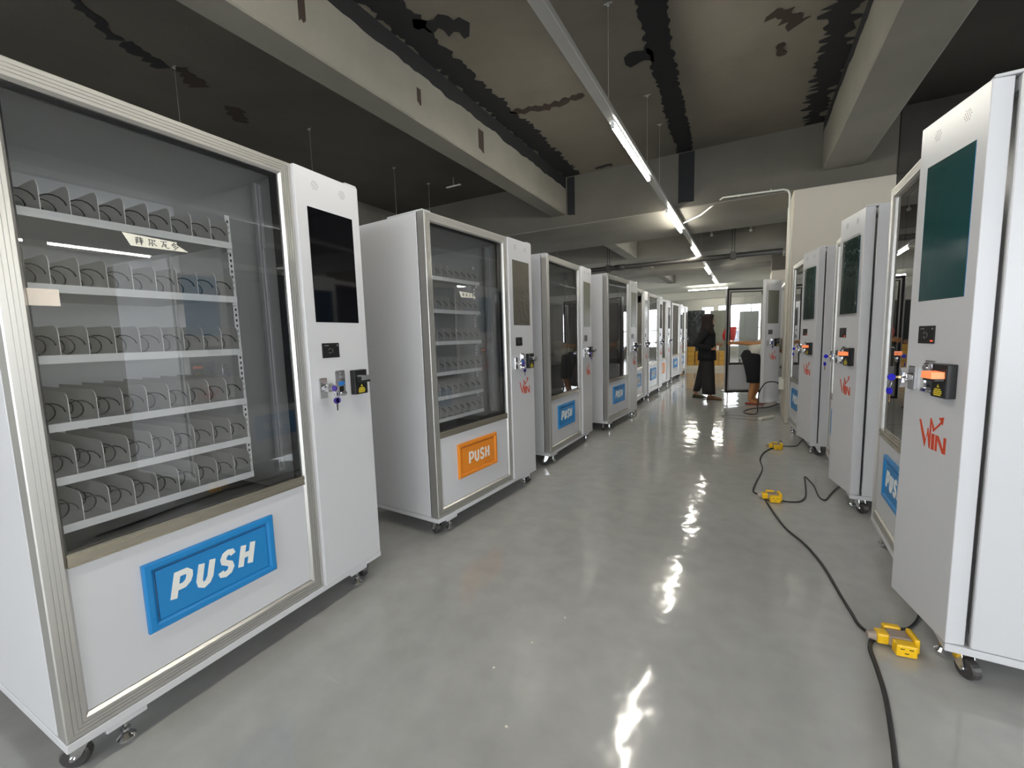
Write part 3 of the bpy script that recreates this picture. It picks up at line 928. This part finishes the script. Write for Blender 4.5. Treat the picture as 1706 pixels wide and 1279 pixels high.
machine('large white vending machine nearest on the right, green screen and lit note slot', .655, 3.088, -1.71, 'R', 12.63, screen='film', lit=True, film=False, group=RG, glass='tint', keys=True)
machine('second white vending machine of the right row, crinkled film over green screen', .638, 4.611, -1.38, 'R', 12.57, screen='film', lit=True, film=True, group=RG, glass='tint')
machine('third white vending machine of the right row, in front of the beige column', .442, 6.047, 5.09, 'R', 9.26, screen='film', lit=True, film=True, group=RG, glass='tint')
machine('vending machine with its glass door swung wide open beyond the column', .42, 8.80, 0, 'R', 145, door=-66, screen='olive', group=RG, lit=False)

# ------------------------------------------------------------------ light rails and tubes
def rail(x, label, wires, z=2.83):
    r = empty('light_rail', (x, 0, z), label=label, cat='light rail', group='suspended light rails')
    ob('channel', boxme('channel', STEEL, (-.036, .036, YB + .2, 17.4, 0, .045), bev=.003), r)
    for y in wires:
        bm = bmesh.new(); cyl(bm, (.0, y, .045), (.0, y, SLAB - z - .012), .0017, n=5)
        wv = ob('suspension_wire', mk('suspension_wire', bm, STEEL), r)
        bm = bmesh.new(); cyl(bm, (0, y, SLAB - z - .03), (0, y, SLAB - z - .014), .012, n=8); box(bm, -.03, .03, y - .004, y + .004, SLAB - z - .018, SLAB - z - .012)
        ob('ceiling_anchor', mk('ceiling_anchor', bm, STEEL), wv)
    return r
WY = [y for y in (-2.2, .6, 2.05, 3.35, 4.75, 5.45, 9.0, 10.6, 12.9, 15.5)]
rail(-.95, 'silver light rail above the middle of the aisle', WY)
rail(-4.36, 'silver light rail behind the left row of machines', [-1, 2.13, 3.43, 4.75, 5.49, 9, 10.6, 15], 2.2)
rail(2.42, 'silver light rail behind the right row of machines', [-1, 2, 4, 5.5, 9.2])
rail(5.8, 'silver light rail near the right wall', [-1, 2, 4, 5.5, 9.2])

def me_tube(lit):
    bm = bmesh.new(); cyl(bm, (0, .03, 0), (0, 1.37, 0), .017, n=12)
    return mk('glow_tube', bm, TUBE_M if lit else TUBE_OFF, True)
def me_tube_body():
    bm = bmesh.new(); box(bm, -.018, .018, .0, 1.40, .018, .034)
    box(bm, -.012, .012, 0, .03, -.018, .018, .003); box(bm, -.012, .012, 1.37, 1.40, -.018, .018, .003)
    return mk('tube_holder', bm, mat('holder_white', (.6, .6, .58), .4))
def tube_light(x, y, label, lit=True, rz=0, group='tube lights on the middle rail', z=2.796):
    t = empty('tube_light', (x, y, z), rz, label=label, cat='tube light', group=group)
    ob('tube_holder', cached('tb', me_tube_body), t); ob('glow_tube', cached('tt%s' % lit, lambda: me_tube(lit)), t)
names_t = ['lit tube light above and behind the camera', 'lit tube light just above the top edge of the picture', 'largest lit tube light on the aisle rail', 'second lit tube light down the aisle rail, beside the white conduit',
           'third lit tube light down the aisle rail', 'fourth lit tube light down the aisle rail', 'farthest lit tube light on the aisle rail']
for y, nm in zip((-1.95, .50, 3.45, 6.17, 9.05, 12.0, 14.8), names_t):
    tube_light(-.95 + (-.03 if y > 6 else 0), y, nm)
for i, y in enumerate((-1.95, 1.3, 2.9, 6.2, 9.0)):
    tube_light(5.8, y, ['first', 'second', 'third', 'fourth', 'fifth'][i] + ' lit tube from the back wall, on the rail near the right wall', group='tube lights near the right wall')
tube_light(-.68, 18.2, 'bright tube light hung crosswise at the end of the aisle', rz=rad(90), group='crosswise far tube lights')
tube_light(-.60, 22.6, 'second crosswise tube light, nearer the far windows', rz=rad(90), group='crosswise far tube lights')

# round sprinkler-like anchors
for i, (x, y) in enumerate(((-3.9, 5.5),)):
    t = empty('ceiling_bracket', (x, y, 3.588), label='small white steel bracket fixed under the left ceiling bay', cat='bracket')
    bm = bmesh.new(); cyl(bm, (0, 0, 0), (0, 0, -.12), .007, n=6); ob('stem', mk('stem', bm, STEEL), t)
    ob('plate', boxme('plate', PVC, (-.13, .13, -.015, .015, -.13, -.118)), t)
for x, y, l in ((-.78, 11.08, 'white ball-shaped fitting on the far cross beam beside the rail'), (.0, 11.08, 'white ball-shaped fitting on the far cross beam nearer the column')):
    t = empty('ceiling_fitting', (x, y, 3.38), label=l, cat='fitting', group='ball fittings on the far beam')
    bm = bmesh.new(); bmesh.ops.create_uvsphere(bm, u_segments=10, v_segments=8, radius=.035); ob('globe', mk('globe', bm, PVC, True), t)
    bm = bmesh.new(); cyl(bm, (0, 0, .03), (0, 0, .09), .012, n=8); ob('stem', mk('stem', bm, PVC), t)

# white conduit from the rail to the column
cd = empty('conduit_pipe', (0, 0, 0), label='white bent conduit from the aisle light rail down the column edge', cat='conduit')
bm = bmesh.new()
pts = [(-.90, 7.2, 2.85), (-.80, 7.05, 2.84), (-.62, 6.75, 2.82), (-.33, 6.44, 2.925), (.02, 6.44, 2.915), (.34, 6.44, 2.905), (.385, 6.44, 2.885), (.405, 6.44, 2.84), (.408, 6.45, 2.6), (.43, 6.50, 2.2), (.430, 6.62, 1.5), (.430, 6.75, .55)]
Pn = []
for i in range(len(pts) - 1):
    a, b = Vector(pts[i]), Vector(pts[i + 1]); Pn += [a, a.lerp(b, .5)]
Pn.append(Vector(pts[-1]))
tube(bm, Pn, .011, 8); ob('conduit_run', mk('conduit_run', bm, PVC, True), cd)
ob('junction_box', boxme('junction_box', PVC, (.385, .4445, 6.80, 6.90, .40, .56), bev=.004), cd)
bm = bmesh.new()
for x in (-.15, .2): cyl(bm, (x, 6.44, 2.918), (x + .012, 6.44, 2.918), .016, n=10)
ob('pipe_clip', mk('pipe_clip', bm, PVC), cd)

# ------------------------------------------------------------------ cables, adaptors, power strip
def cable(name, pts, label, r=.0055, group='black extension cables on the floor', k=6, m=CABLE):
    bm = bmesh.new(); P = spline([(x, y, r + .001 + (z if z else 0)) for x, y, z in pts], k); tube(bm, P, r, 7)
    o = ob(name, mk(name, bm, m, True)); tagit(o, label, 'cable', group); return o
Z = lambda L_: [(a, b, 0) for a, b in L_]
cable('power_cable', Z([(.36, 1.15), (.375, 1.30), (.387, 1.413), (.403, 1.518), (.425, 1.695), (.432, 1.842), (.434, 1.942), (.450, 2.000), (.478, 2.030)]), 'thick black cable running from the near yellow adaptor out of the picture bottom', .0075)
cable('power_cable', Z([(.478, 2.045), (.448, 2.055), (.425, 2.10), (.416, 2.172), (.398, 2.305), (.365, 2.575), (.31, 2.798), (.236, 2.974), (.184, 3.195), (.145, 3.42), (.150, 3.49)]), 'long black cable between the near and the middle yellow adaptors', .0065)
cable('power_cable', [(.535, 2.062, .035), (.56, 2.10, .02), (.60, 2.16, 0), (.640, 2.23, 0), (.68, 2.33, 0), (.74, 2.45, 0)], 'short black plug lead from near yellow adaptor under the nearest right machine', .0055)
cable('power_cable', Z([(.150, 3.50), (.10, 3.545), (.067, 3.60), (.081, 3.786), (.142, 4.235), (.130, 4.53), (.165, 4.80), (.235, 5.00), (.262, 5.04)]), 'curving black cable between the middle and the far yellow adaptors', .006)
cable('power_cable', [(.205, 3.50, .02), (.24, 3.48, 0), (.304, 3.477, 0), (.360, 3.52, 0), (.400, 3.66, 0), (.425, 3.95, 0), (.437, 4.12, 0), (.452, 4.10, 0), (.478, 3.90, 0), (.479, 3.70, 0), (.490, 3.62, 0), (.515, 3.62, 0), (.565, 3.77, 0), (.65, 3.98, 0), (.75, 4.1, 0)], 'zigzag black plug lead from middle adaptor to second right machine', .005)
cable('power_cable', [(.305, 5.10, .02), (.33, 5.18, 0), (.350, 5.36, 0), (.330, 5.38, 0), (.325, 5.25, 0), (.36, 5.17, 0), (.462, 5.215, 0), (.50, 5.32, 0), (.56, 5.58, 0), (.62, 5.7, 0)], 'looped black plug lead from far adaptor to third right machine', .005)
cable('power_cable', [(.392, 6.82, .47), (.33, 6.84, .49), (.24, 6.95, .46), (.17, 7.08, .32), (.155, 7.10, .16), (.15, 7.08, .02), (.12, 7.02, 0), (.04, 7.0, 0), (-.02, 7.12, 0), (.0, 7.32, 0), (.12, 7.55, 0), (.3, 7.7, .0), (.46, 7.78, .06)], 'black cable hanging in an arc from the junction box on the column', .008, group='cables by the column')
cable('power_cable', [(.145, 6.57, 0), (.08, 6.56, .0), (.0, 6.60, 0), (-.20, 6.62, 0), (-.30, 6.75, 0), (-.18, 6.86, 0), (.05, 6.82, 0), (.16, 6.88, 0)], 'thin grey looped cord beside the white power strip', .0022, group='cables by the column', m=mat('cord_grey', (.12, .12, .11), .5))

def adaptor(x, y, rz, label, s=1.):
    t = empty('yellow_adaptor', (x, y, 0), rz, label=label, cat='adaptor', group='yellow multi-way adaptors on the floor')
    bm = bmesh.new(); box(bm, -.035, .035, -.030, .030, .010, .050, .006); ob('adaptor_body', mk('adaptor_body', bm, CLEARPL), t)
    bm = bmesh.new(); box(bm, -.070, -.030, -.022, .022, .008, .050, .008, seg=2); ob('inlet_sleeve', mk('inlet_sleeve', bm, YELPL), t)
    bm = bmesh.new(); cyl(bm, (-.095, 0, .028), (-.070, 0, .028), .013, .019, n=12); ob('cable_gland', mk('cable_gland', bm, CLEARPL), t)
    for nm, b_ in (('socket_face', (-.030, .034, -.068, -.028, .002, .048)), ('socket_face', (-.034, .022, .030, .056, .008, .056)), ('socket_face', (.034, .052, -.040, .036, .004, .060))):
        bm = bmesh.new(); box(bm, *b_, .006, seg=2); f = ob(nm, mk(nm, bm, YELPL), t)
    bm = bmesh.new()
    for a, b in ((-.012, .034), (.014, .034), (.001, .018)): box(bm, a - .006, a + .006, -.0692, -.0675, b - .0015, b + .0015)
    ob('socket_holes', mk('socket_holes', bm, BLACKP), t)
    return t
adaptor(.530, 2.020, rad(8), 'yellow multi-way adaptor nearest the camera, by the near right machine')
adaptor(.185, 3.485, rad(12), 'yellow multi-way adaptor on the floor before the second right machine')
adaptor(.285, 5.06, rad(10), 'yellow multi-way adaptor farthest down the floor by the third right machine')
ps = empty('power_strip', (.25, 6.71, 0), rad(55), label='small white power strip lying on the floor before the column', cat='power strip')
ob('strip_body', boxme('strip_body', PVC, (-.145, .145, -.028, .028, .001, .035), bev=.005), ps)
bm = bmesh.new()
for i in range(4):
    for dx in (-.007, .007): box(bm, -.1 + i * .06 + dx - .0015, -.1 + i * .06 + dx + .0015, -.006, .006, .0345, .0358)
ob('socket_holes', mk('socket_holes', bm, BLACKP), ps)
# bits of litter
for i, (x, y) in enumerate(((-.72, 1.42), (-.79, 1.24), (-.66, 1.62), (-.63, 1.05))):
    bm = bmesh.new(); box(bm, -.004, .004, -.003, .003, 0, .002); o = ob('paper_scrap', mk('paper_scrap', bm, PAPER)); o.location = (x, y, 0.0005); o.rotation_euler = (0, 0, i)
    tagit(o, ['white paper scrap on bare floor, second from the bottom edge', 'tiny white scrap on the floor nearest the big blue flap', 'farthest tiny white scrap, before the nearest left machine', 'white paper scrap closest to the bottom edge of the picture'][i], 'scrap', 'white scraps on the floor')

# ------------------------------------------------------------------ far background
def wrapped(label, X, Y, rot, wrap, ztop=1.94, W_=1.2, group='wrapped machines far down the hall'):
    t = empty('wrapped_machine', (X, Y, 0), rad(rot), label=label, cat='vending machine', group=group)
    bm = bmesh.new()
    nx, nz = 6, 10; D_ = .84
    rows = []
    for j in range(nz + 1):
        z = .13 + (ztop - .13) * j / nz; row = []
        for k in range(24):
            s = k / 24 * 4; e = int(s); f = s - e
            c = [(0, 0), (W_, 0), (W_, D_), (0, D_), (0, 0)]
            x = c[e][0] + (c[e + 1][0] - c[e][0]) * f; y = c[e][1] + (c[e + 1][1] - c[e][1]) * f
            q = noise.noise(Vector((x * 4, y * 4, z * 5 + X))) * .006
            row.append(bm.verts.new((x + (q if e in (1, 3) else 0), y + (q if e in (0, 2) else 0), z)))
        rows.append(row)
    for a, b in zip(rows, rows[1:]):
        for k in range(24): bm.faces.new((a[k], a[(k + 1) % 24], b[(k + 1) % 24], b[k]))
    bm.faces.new(rows[-1]); bm.faces.new(rows[0][::-1])
    ob('film_wrap', mk('film_wrap', bm, wrap), t)
    bfr = ob('base_frame', cached('base', me_base), t); bfr.scale = (W_ / W, 1, 1)
    for x, y in ((.06, .1), (W_ - .06, .1), (.06, D - .1), (W_ - .06, D - .1)):
        fk = ob('caster', cached('cf', me_caster_fork), t, (x, y, 0)); ob('wheel', cached('cw', me_caster_wheel), fk)
    return t
wrapped('machine wrapped in black film behind the far end of the left row', -2.52, 16.4, 0, WRAP)
wrapped('pale film-wrapped machine standing behind the scarfed woman', -1.20, 17.2, 0, mat('beige_stretch_film', (.22, .22, .15), .2, bump=.6, bscale=8), W_=.5)
wrapped('film-wrapped machine seen through the open glass door', -.30, 19.3, 3, CLEARWRAP, W_=.66)
machine('far vending machine against the windows right of the open door', 2.6, 19.0, 0, 'R', 1, rot=4, screen='black', group='machines far down the hall')
# cartons
k = 0
def carton(x, y, z, w_, d_, h_, rz, label):
    t = empty('carton', (x, y, z), rz, label=label, cat='carton', group='ochre cartons at the end of the left row')
    ob('box_body', boxme('box_body', CARTON, (-w_ / 2, w_ / 2, -d_ / 2, d_ / 2, 0, h_), bev=.004), t)
    ob('packing_tape', boxme('packing_tape', mat('tape_brown', (.38, .2, .03), .3), (-.025, .025, -d_ / 2 - .001, -d_ / 2, 0, h_), (-.025, .025, -d_ / 2, d_ / 2, h_, h_ + .001)), t)
t = empty('timber_platform', (-2.2, 15.0, 0), label='pale low platform board under the ochre cartons', cat='platform')
for i in range(5):
    ob('plank', cached('plank', lambda: boxme('plank', PALLET, (-.6, 2.2, 0, .17, .0, .12), bev=.004)), t, (0, i * .18, 0))
for i in range(4): carton(-1.72, 15.25, .125 + i * .15, .42, .32, .145, .03 * (i % 2), ['bottom', 'second lowest', 'second highest', 'top'][i] + ' ochre carton of the tall stack at the end of the left row')
for i in range(3): carton(-1.28, 15.35, .125 + i * .15, .40, .32, .145, -.02 * (i % 2), ['bottom', 'middle', 'top'][i] + ' ochre carton of the stack behind the scarfed woman')
for i in range(3): carton(-.80, 15.4, .125 + i * .15, .40, .32, .145, .02, ['bottom', 'middle', 'top'][i] + ' ochre carton of the stack between the woman and the open door')

# ------------------------------------------------------------------ people
def skin_body(name, joints, edges, m, parent, root=0, sub=2):
    me = bpy.data.meshes.new(name)
    me.from_pydata([j[0] for j in joints], edges, [])
    o = bpy.data.objects.new(name, me); link(o, parent)
    md = o.modifiers.new('Skin', 'SKIN'); md.use_smooth_shade = True
    if not me.skin_vertices: 
        bm = bmesh.new(); bm.from_mesh(me); bm.verts.layers.skin.verify(); bm.to_mesh(me); bm.free()
    for i, j in enumerate(joints):
        sv = me.skin_vertices[0].data[i]
        r = j[1] if isinstance(j[1], (tuple, list)) else (j[1], j[1])
        sv.radius = r; sv.use_root = (i == root)
    s = o.modifiers.new('Subdivision', 'SUBSURF'); s.levels = sub; s.render_levels = sub
    me.materials.append(m)
    return o

class Sk:
    def __init__(s): s.j = []; s.e = []
    def v(s, p, r, frm=None):
        s.j.append((tuple(p), r)); i = len(s.j) - 1
        if frm is not None: s.e.append((frm, i))
        return i
    def chain(s, frm, pts):
        for p, r in pts: frm = s.v(p, r, frm)
        return frm
def hand(s, wrist, frm, d, side, n_, curl=.5, sc=1.):
    """d: pointing direction, side: towards the thumb, n_: palm normal (fingers curl this way)"""
    d, side, n_ = Vector(d).normalized(), Vector(side).normalized(), Vector(n_).normalized(); w_ = Vector(wrist)
    palm = s.v(w_ + d * .045 * sc, (.024 * sc, .014 * sc), frm)
    for k, (o_, ln) in enumerate(((.027, .068), (.009, .076), (-.009, .070), (-.026, .056))):
        b = w_ + d * .075 * sc + side * o_ * sc
        a = s.v(b, .0085 * sc, palm)
        c1_ = b + (d * math.cos(curl * .6) + n_ * math.sin(curl * .6)) * ln * .5 * sc
        a = s.v(c1_, .0075 * sc, a)
        c2_ = c1_ + (d * math.cos(curl * 1.6) + n_ * math.sin(curl * 1.6)) * ln * .5 * sc
        s.v(c2_, .006 * sc, a)
    th0 = w_ + d * .025 * sc + side * .03 * sc
    a = s.v(th0, .010 * sc, palm)
    s.v(th0 + (d * .8 + side * .45 + n_ * .4).normalized() * .05 * sc, .007 * sc, a)

# --- woman in profile, looking towards +x
wt = empty('person', (-.63, 8.42, 0), 0, label='woman in dark headscarf, black top and wide trousers, standing in profile', cat='person')
s = Sk()
pel = s.v((-.01, 0, .80), (.115, .10))
wa = s.v((0, 0, .95), (.095, .085), pel); ch = s.v((.0, 0, 1.12), (.105, .095), wa); ub = s.v((-.005, 0, 1.21), (.09, .09), ch)
nk = s.v((.01, 0, 1.29), (.045, .045), ub); hd = s.v((.035, 0, 1.37), (.068, .066), nk); s.v((.03, 0, 1.435), (.072, .07), hd)
s.v((.095, 0, 1.375), (.030, .032), hd)
for sg in (-1, 1):
    hip = s.v((0, sg * .085, .76), (.085, .08), pel)
    if sg < 0: s.chain(hip, [((.05, -.09, .42), .055), ((.06, -.09, .25), .05), ((.065, -.09, .075), .034), ((.10, -.09, .04), .034), ((.19, -.09, .028), .026)])
    else: s.chain(hip, [((-.05, .09, .42), .055), ((-.13, .09, .25), .048), ((-.19, .09, .085), .034), ((-.155, .09, .045), .034), ((-.07, .09, .028), .026)])
    sh = s.v((-.005, sg * .145, 1.19), .038, ub)
    el = s.v((-.155 if sg < 0 else -.06, sg * .215, .98), .038, sh)
    wr = s.v((.09, sg * .17, .90) if sg < 0 else (.13, sg * .16, .96), .024, el)
    hand(s, s.j[wr][0], wr, (1, -sg * .15, .05), (0, 0, 1), (0, -sg, -.2), .5, .95)
skin_body('body', s.j, s.e, SKIN, wt)
# clothes: trousers (two wide legs), long top with sleeves, scarf
X_, Y_, Z_ = (1, 0, 0), (0, 1, 0), (0, 0, 1)
bm = bmesh.new()
for sg, dx in ((-1, .05), (1, -.17)):
    rg = []
    for t_ in (0, .1, .25, .45, .65, .85, 1):
        z = .86 - t_ * (.86 - (.10 if sg < 0 else .13)); x = dx * t_ ** 1.2
        rg.append(((x, sg * (.055 + .03 * t_), z), X_, .120 - .015 * t_ if sg < 0 else .105 - .045 * t_, Y_, .110 - .025 * t_))
    loft(bm, rg, 22, wob=.035, seed=sg, wf=6, cap=True)
ob('trousers', mk('trousers', bm, CLOTHDK, True), wt)
bm = bmesh.new()
loft(bm, [((.0, 0, .70), X_, .150, Y_, .185), ((.0, 0, .78), X_, .150, Y_, .185), ((.0, 0, .90), X_, .140, Y_, .175), ((.0, 0, 1.02), X_, .135, Y_, .17), ((.0, 0, 1.12), X_, .135, Y_, .175), ((-.005, 0, 1.20), X_, .12, Y_, .175), ((-.005, 0, 1.245), X_, .095, Y_, .14), ((.0, 0, 1.28), X_, .06, Y_, .07)], 24, wob=.03, seed=2, wf=7)
for sg in (-1, 1):
    e = Vector((-.165 if sg < 0 else -.06, sg * .22, .98)); h_ = Vector((-.005, sg * .15, 1.20)); wv = Vector((.075, sg * .175, .905) if sg < 0 else (.11, sg * .165, .955))
    d1 = (e - h_).normalized(); d2 = (wv - e).normalized()
    rg = []
    for p, r_, d in ((h_ + Vector((0, -sg * .03, .03)), .070, d1), (h_, .074, d1), (h_.lerp(e, .4), .064, d1), (h_.lerp(e, .85), .056, d1), (e, .055, (d1 + d2).normalized()), (e.lerp(wv, .3), .052, d2), (e.lerp(wv, .7), .046, d2), (wv, .044, d2)):
        a = Vector((0, 1, 0)) - d * d.y; a.normalize(); rg.append((p, a, r_, d.cross(a), r_))
    loft(bm, rg, 14, wob=.04, seed=3, wf=4)
ob('loose_top', mk('loose_top', bm, CLOTHBLK, True), wt)
bm = bmesh.new()
loft(bm, [((-.01, 0, 1.14), X_, .150, Y_, .19), ((-.01, 0, 1.20), X_, .125, Y_, .175), ((-.01, 0, 1.265), X_, .105, Y_, .125), ((.005, 0, 1.31), X_, .105, Y_, .098), ((.008, 0, 1.36), X_, .110, Y_, .100), ((.008, 0, 1.42), X_, .115, Y_, .102), ((.006, 0, 1.475), X_, .104, Y_, .094), ((.004, 0, 1.51), X_, .070, Y_, .065), ((.008, 0, 1.52), X_, .02, Y_, .02)], 24, wob=.02, seed=1, wf=5)
# open the scarf at the face by pushing the front in
for v in bm.verts:
    if v.co.z > 1.32 and v.co.z < 1.44 and v.co.x > .055 and abs(v.co.y) < .06: v.co.x = .052
ob('headscarf', mk('headscarf', bm, SCARF, True), wt)
def face(parent, c, fwd, upv, m_skin, sc=1.):
    """nose, eyes and mouth on a head centred at c"""
    c, fwd, upv = Vector(c), Vector(fwd).normalized(), Vector(upv).normalized(); sd = fwd.cross(upv)
    bm = bmesh.new()
    P = [c + fwd * .086 * sc + upv * .02 * sc, c + fwd * .108 * sc - upv * .014 * sc, c + fwd * .088 * sc - upv * .02 * sc]
    A = [bm.verts.new(P[0]), bm.verts.new(P[1]), bm.verts.new(P[2] + sd * .014 * sc), bm.verts.new(P[2] - sd * .014 * sc)]
    for f in ((0, 1, 2), (0, 3, 1), (1, 3, 2), (0, 2, 3)): bm.faces.new([A[i] for i in f])
    ob('nose', mk('nose', bm, m_skin, True), parent)
    bm = bmesh.new()
    for k_ in (-1, 1):
        q = c + fwd * .082 * sc + upv * .022 * sc + sd * .026 * k_ * sc
        cyl(bm, q - fwd * .006, q + fwd * .004, .008 * sc, .004 * sc, n=8)
    ob('eye', mk('eye', bm, mat('eye_dark', (.02, .015, .012), .3)), parent)
    bm = bmesh.new(); q = c + fwd * .084 * sc - upv * .042 * sc
    cyl(bm, q - sd * .018 * sc, q + sd * .018 * sc, .006 * sc, n=8); ob('mouth', mk('mouth', bm, mat('lip', (.3, .09, .06), .5)), parent)
face(wt, (.025, 0, 1.385), (1, 0, 0), (0, 0, 1), SKIN)
def shoe(parent, c, ln, h_, wd, m, rz=0, pitch=0):
    bm = bmesh.new(); rg = []
    for t_, hh, ww in ((0, .5, .55), (.08, .95, .85), (.3, 1., .9), (.55, .75, 1.), (.8, .5, .95), (.95, .35, .7), (1, .2, .4)):
        rg.append(((-ln * .3 + ln * t_, 0, h_ * hh / 2), (0, 1, 0), wd / 2 * ww, (0, 0, 1), h_ * hh / 2))
    loft(bm, rg, 14); o = ob('shoe', mk('shoe', bm, m, True), parent, c, (0, pitch, rz)); return o
shoe(wt, (.09, -.09, .0), .25, .085, .09, SHOE); shoe(wt, (-.165, .09, .002), .24, .075, .085, SHOE2)
ob('paper_slip', boxme('paper_slip', PAPER, (.16, .20, -.18, -.175, .88, .96)), wt)

# --- man bending into the open machine, arm stretched back to the door edge
mt = empty('person', (.06, 8.10, 0), 0, label='person in white T-shirt and black shorts bending into the open machine', cat='person')
s = Sk()
pel = s.v((-.02, .02, .82), (.12, .12)); wa = s.v((.12, .05, .93), (.10, .10), pel); ch = s.v((.30, .10, .985), (.115, .115), wa); ub = s.v((.38, .12, .99), (.09, .09), ch)
nk = s.v((.46, .14, .985), (.05, .05), ub); hd = s.v((.55, .16, .975), (.075, .075), nk); s.v((.62, .17, .95), (.07, .07), hd)
for sg in (-1, 1):
    hip = s.v((-.01, .02 + sg * .10, .76), (.095, .09), pel)
    if sg < 0: s.chain(hip, [((.05, -.09, .46), .066), ((.03, -.10, .28), .052), ((-.01, -.10, .085), .034), ((.03, -.10, .04), .036), ((.13, -.10, .026), .028)])
    else: s.chain(hip, [((.10, .12, .46), .066), ((.10, .12, .28), .052), ((.04, .12, .085), .034), ((.08, .12, .04), .036), ((.19, .12, .026), .028)])
shl = s.v((.33, -.03, .985), .055, ub); el = s.v((.06, -.04, .985), .042, shl)
wr = s.v((-.24, .10, 1.00), .027, s.v((-.10, .03, 1.0), .038, el)); hand(s, s.j[wr][0], wr, (-1, .25, 0), (0, 0, 1), (0, 1, 0), .7)
shr = s.v((.36, .28, .97), .055, ub); el = s.v((.50, .38, .80), .042, shr); wr = s.v((.66, .36, .78), .027, el); hand(s, s.j[wr][0], wr, (1, 0, 0), (0, -1, 0), (0, 0, -1), .5)
skin_body('body', s.j, s.e, SKIN2, mt)
bm = bmesh.new()
for sg, pts_ in ((-1, [(-.02, .0, .88), (-.01, -.05, .80), (.03, -.09, .60), (.045, -.095, .44), (.045, -.095, .36)]), (1, [(-.02, .05, .88), (.0, .08, .80), (.06, .11, .60), (.10, .12, .44), (.10, .12, .36)])):
    loft(bm, [(p, X_, r_, Y_, r_ * .95) for p, r_ in zip(pts_, (.09, .145, .125, .108, .105))], 18, wob=.03, seed=sg, wf=5)
ob('shorts', mk('shorts', bm, CLOTHBLK, True), mt)
bm = bmesh.new()
d = Vector((.95, .2, .25)).normalized(); a = Vector((0, 1, 0)) - d * d.y; a.normalize(); b = d.cross(a)
loft(bm, [((-.03, .02, .83), a, .155, b, .120), ((.03, .03, .86), a, .160, b, .135), ((.14, .055, .93), a, .155, b, .130), ((.25, .08, .96), a, .17, b, .145), ((.36, .11, .985), a, .17, b, .125), ((.43, .13, .99), a, .09, b, .08)], 20, wob=.03, seed=4, wf=5)
d = Vector((-1, 0, 0)); loft(bm, [((.36, -.03, .985), Y_, .075, Z_, .075), ((.24, -.045, .985), Y_, .072, Z_, .070), ((.13, -.05, .985), Y_, .070, Z_, .066)], 14, wob=.03)
# hem hanging down in front of the thigh
loft(bm, [((.20, -.09, .93), X_, .10, Y_, .05), ((.215, -.10, .80), X_, .09, Y_, .035), ((.22, -.10, .70), X_, .085, Y_, .03)], 14, wob=.05)
ob('t_shirt', mk('t_shirt', bm, TSHIRT, True), mt)
bm = bmesh.new(); loft(bm, [((.50, .15, .995), X_, .06, Y_, .07), ((.56, .16, 1.02), X_, .085, Y_, .085), ((.60, .165, 1.035), X_, .07, Y_, .07), ((.61, .165, 1.05), X_, .02, Y_, .02)], 14); ob('hair', mk('hair', bm, CLOTHBLK, True), mt)
face(mt, (.60, .165, .95), (.35, 0, -1), (1, 0, .35), SKIN2, .95)
shoe(mt, (.01, -.10, .0), .27, .035, .10, SANDAL); shoe(mt, (.06, .12, .0), .27, .035, .10, SANDAL)
# red cloth hanging behind the door
o = ob('red_bag', None) if False else None
t = empty('red_bag', (-.33, 9.6, .0), label='red bag hanging on a stand behind the open glass door', cat='bag')
bm = bmesh.new(); loft(bm, [((0, 0, 1.02), X_, .10, Y_, .03), ((0, 0, 1.12), X_, .12, Y_, .05), ((.02, 0, 1.22), X_, .11, Y_, .04), ((.03, 0, 1.28), X_, .09, Y_, .02)], 14, wob=.05); ob('bag_body', mk('bag_body', bm, REDCLOTH, True), t)
bm = bmesh.new(); cyl(bm, (0, 0, .0), (0, 0, 1.03), .012, n=8); cyl(bm, (0, 0, 0), (0, 0, .02), .12, n=16); ob('stand', mk('stand', bm, STEEL), t)

# ------------------------------------------------------------------ outside the far windows
t = empty('building', (0, 34, 0), label='pinkish grey building outside the far windows', cat='building')
FAC = mat('facade_pink_grey', (.42, .36, .37), .8)
ob('facade', boxme('facade', FAC, (-8, .2, 0, 4, -4, 1.9)), t)
for i in range(6):
    for j in range(2):
        x = -7.2 + i * 1.25
        ob('window', cached('bw', lambda: boxme('window', mat('far_glass', (.12, .13, .15), .2), (0, .7, -.03, .02, 0, .8))), t, (x, 0, -1.2 + j * 1.6))
o = ob('ground_outside', boxme('ground_outside', mat('yard', (.3, .3, .28), .9), (-40, 40, YF + .4, 60, -4.2, -4.0))); o['kind'] = 'structure'
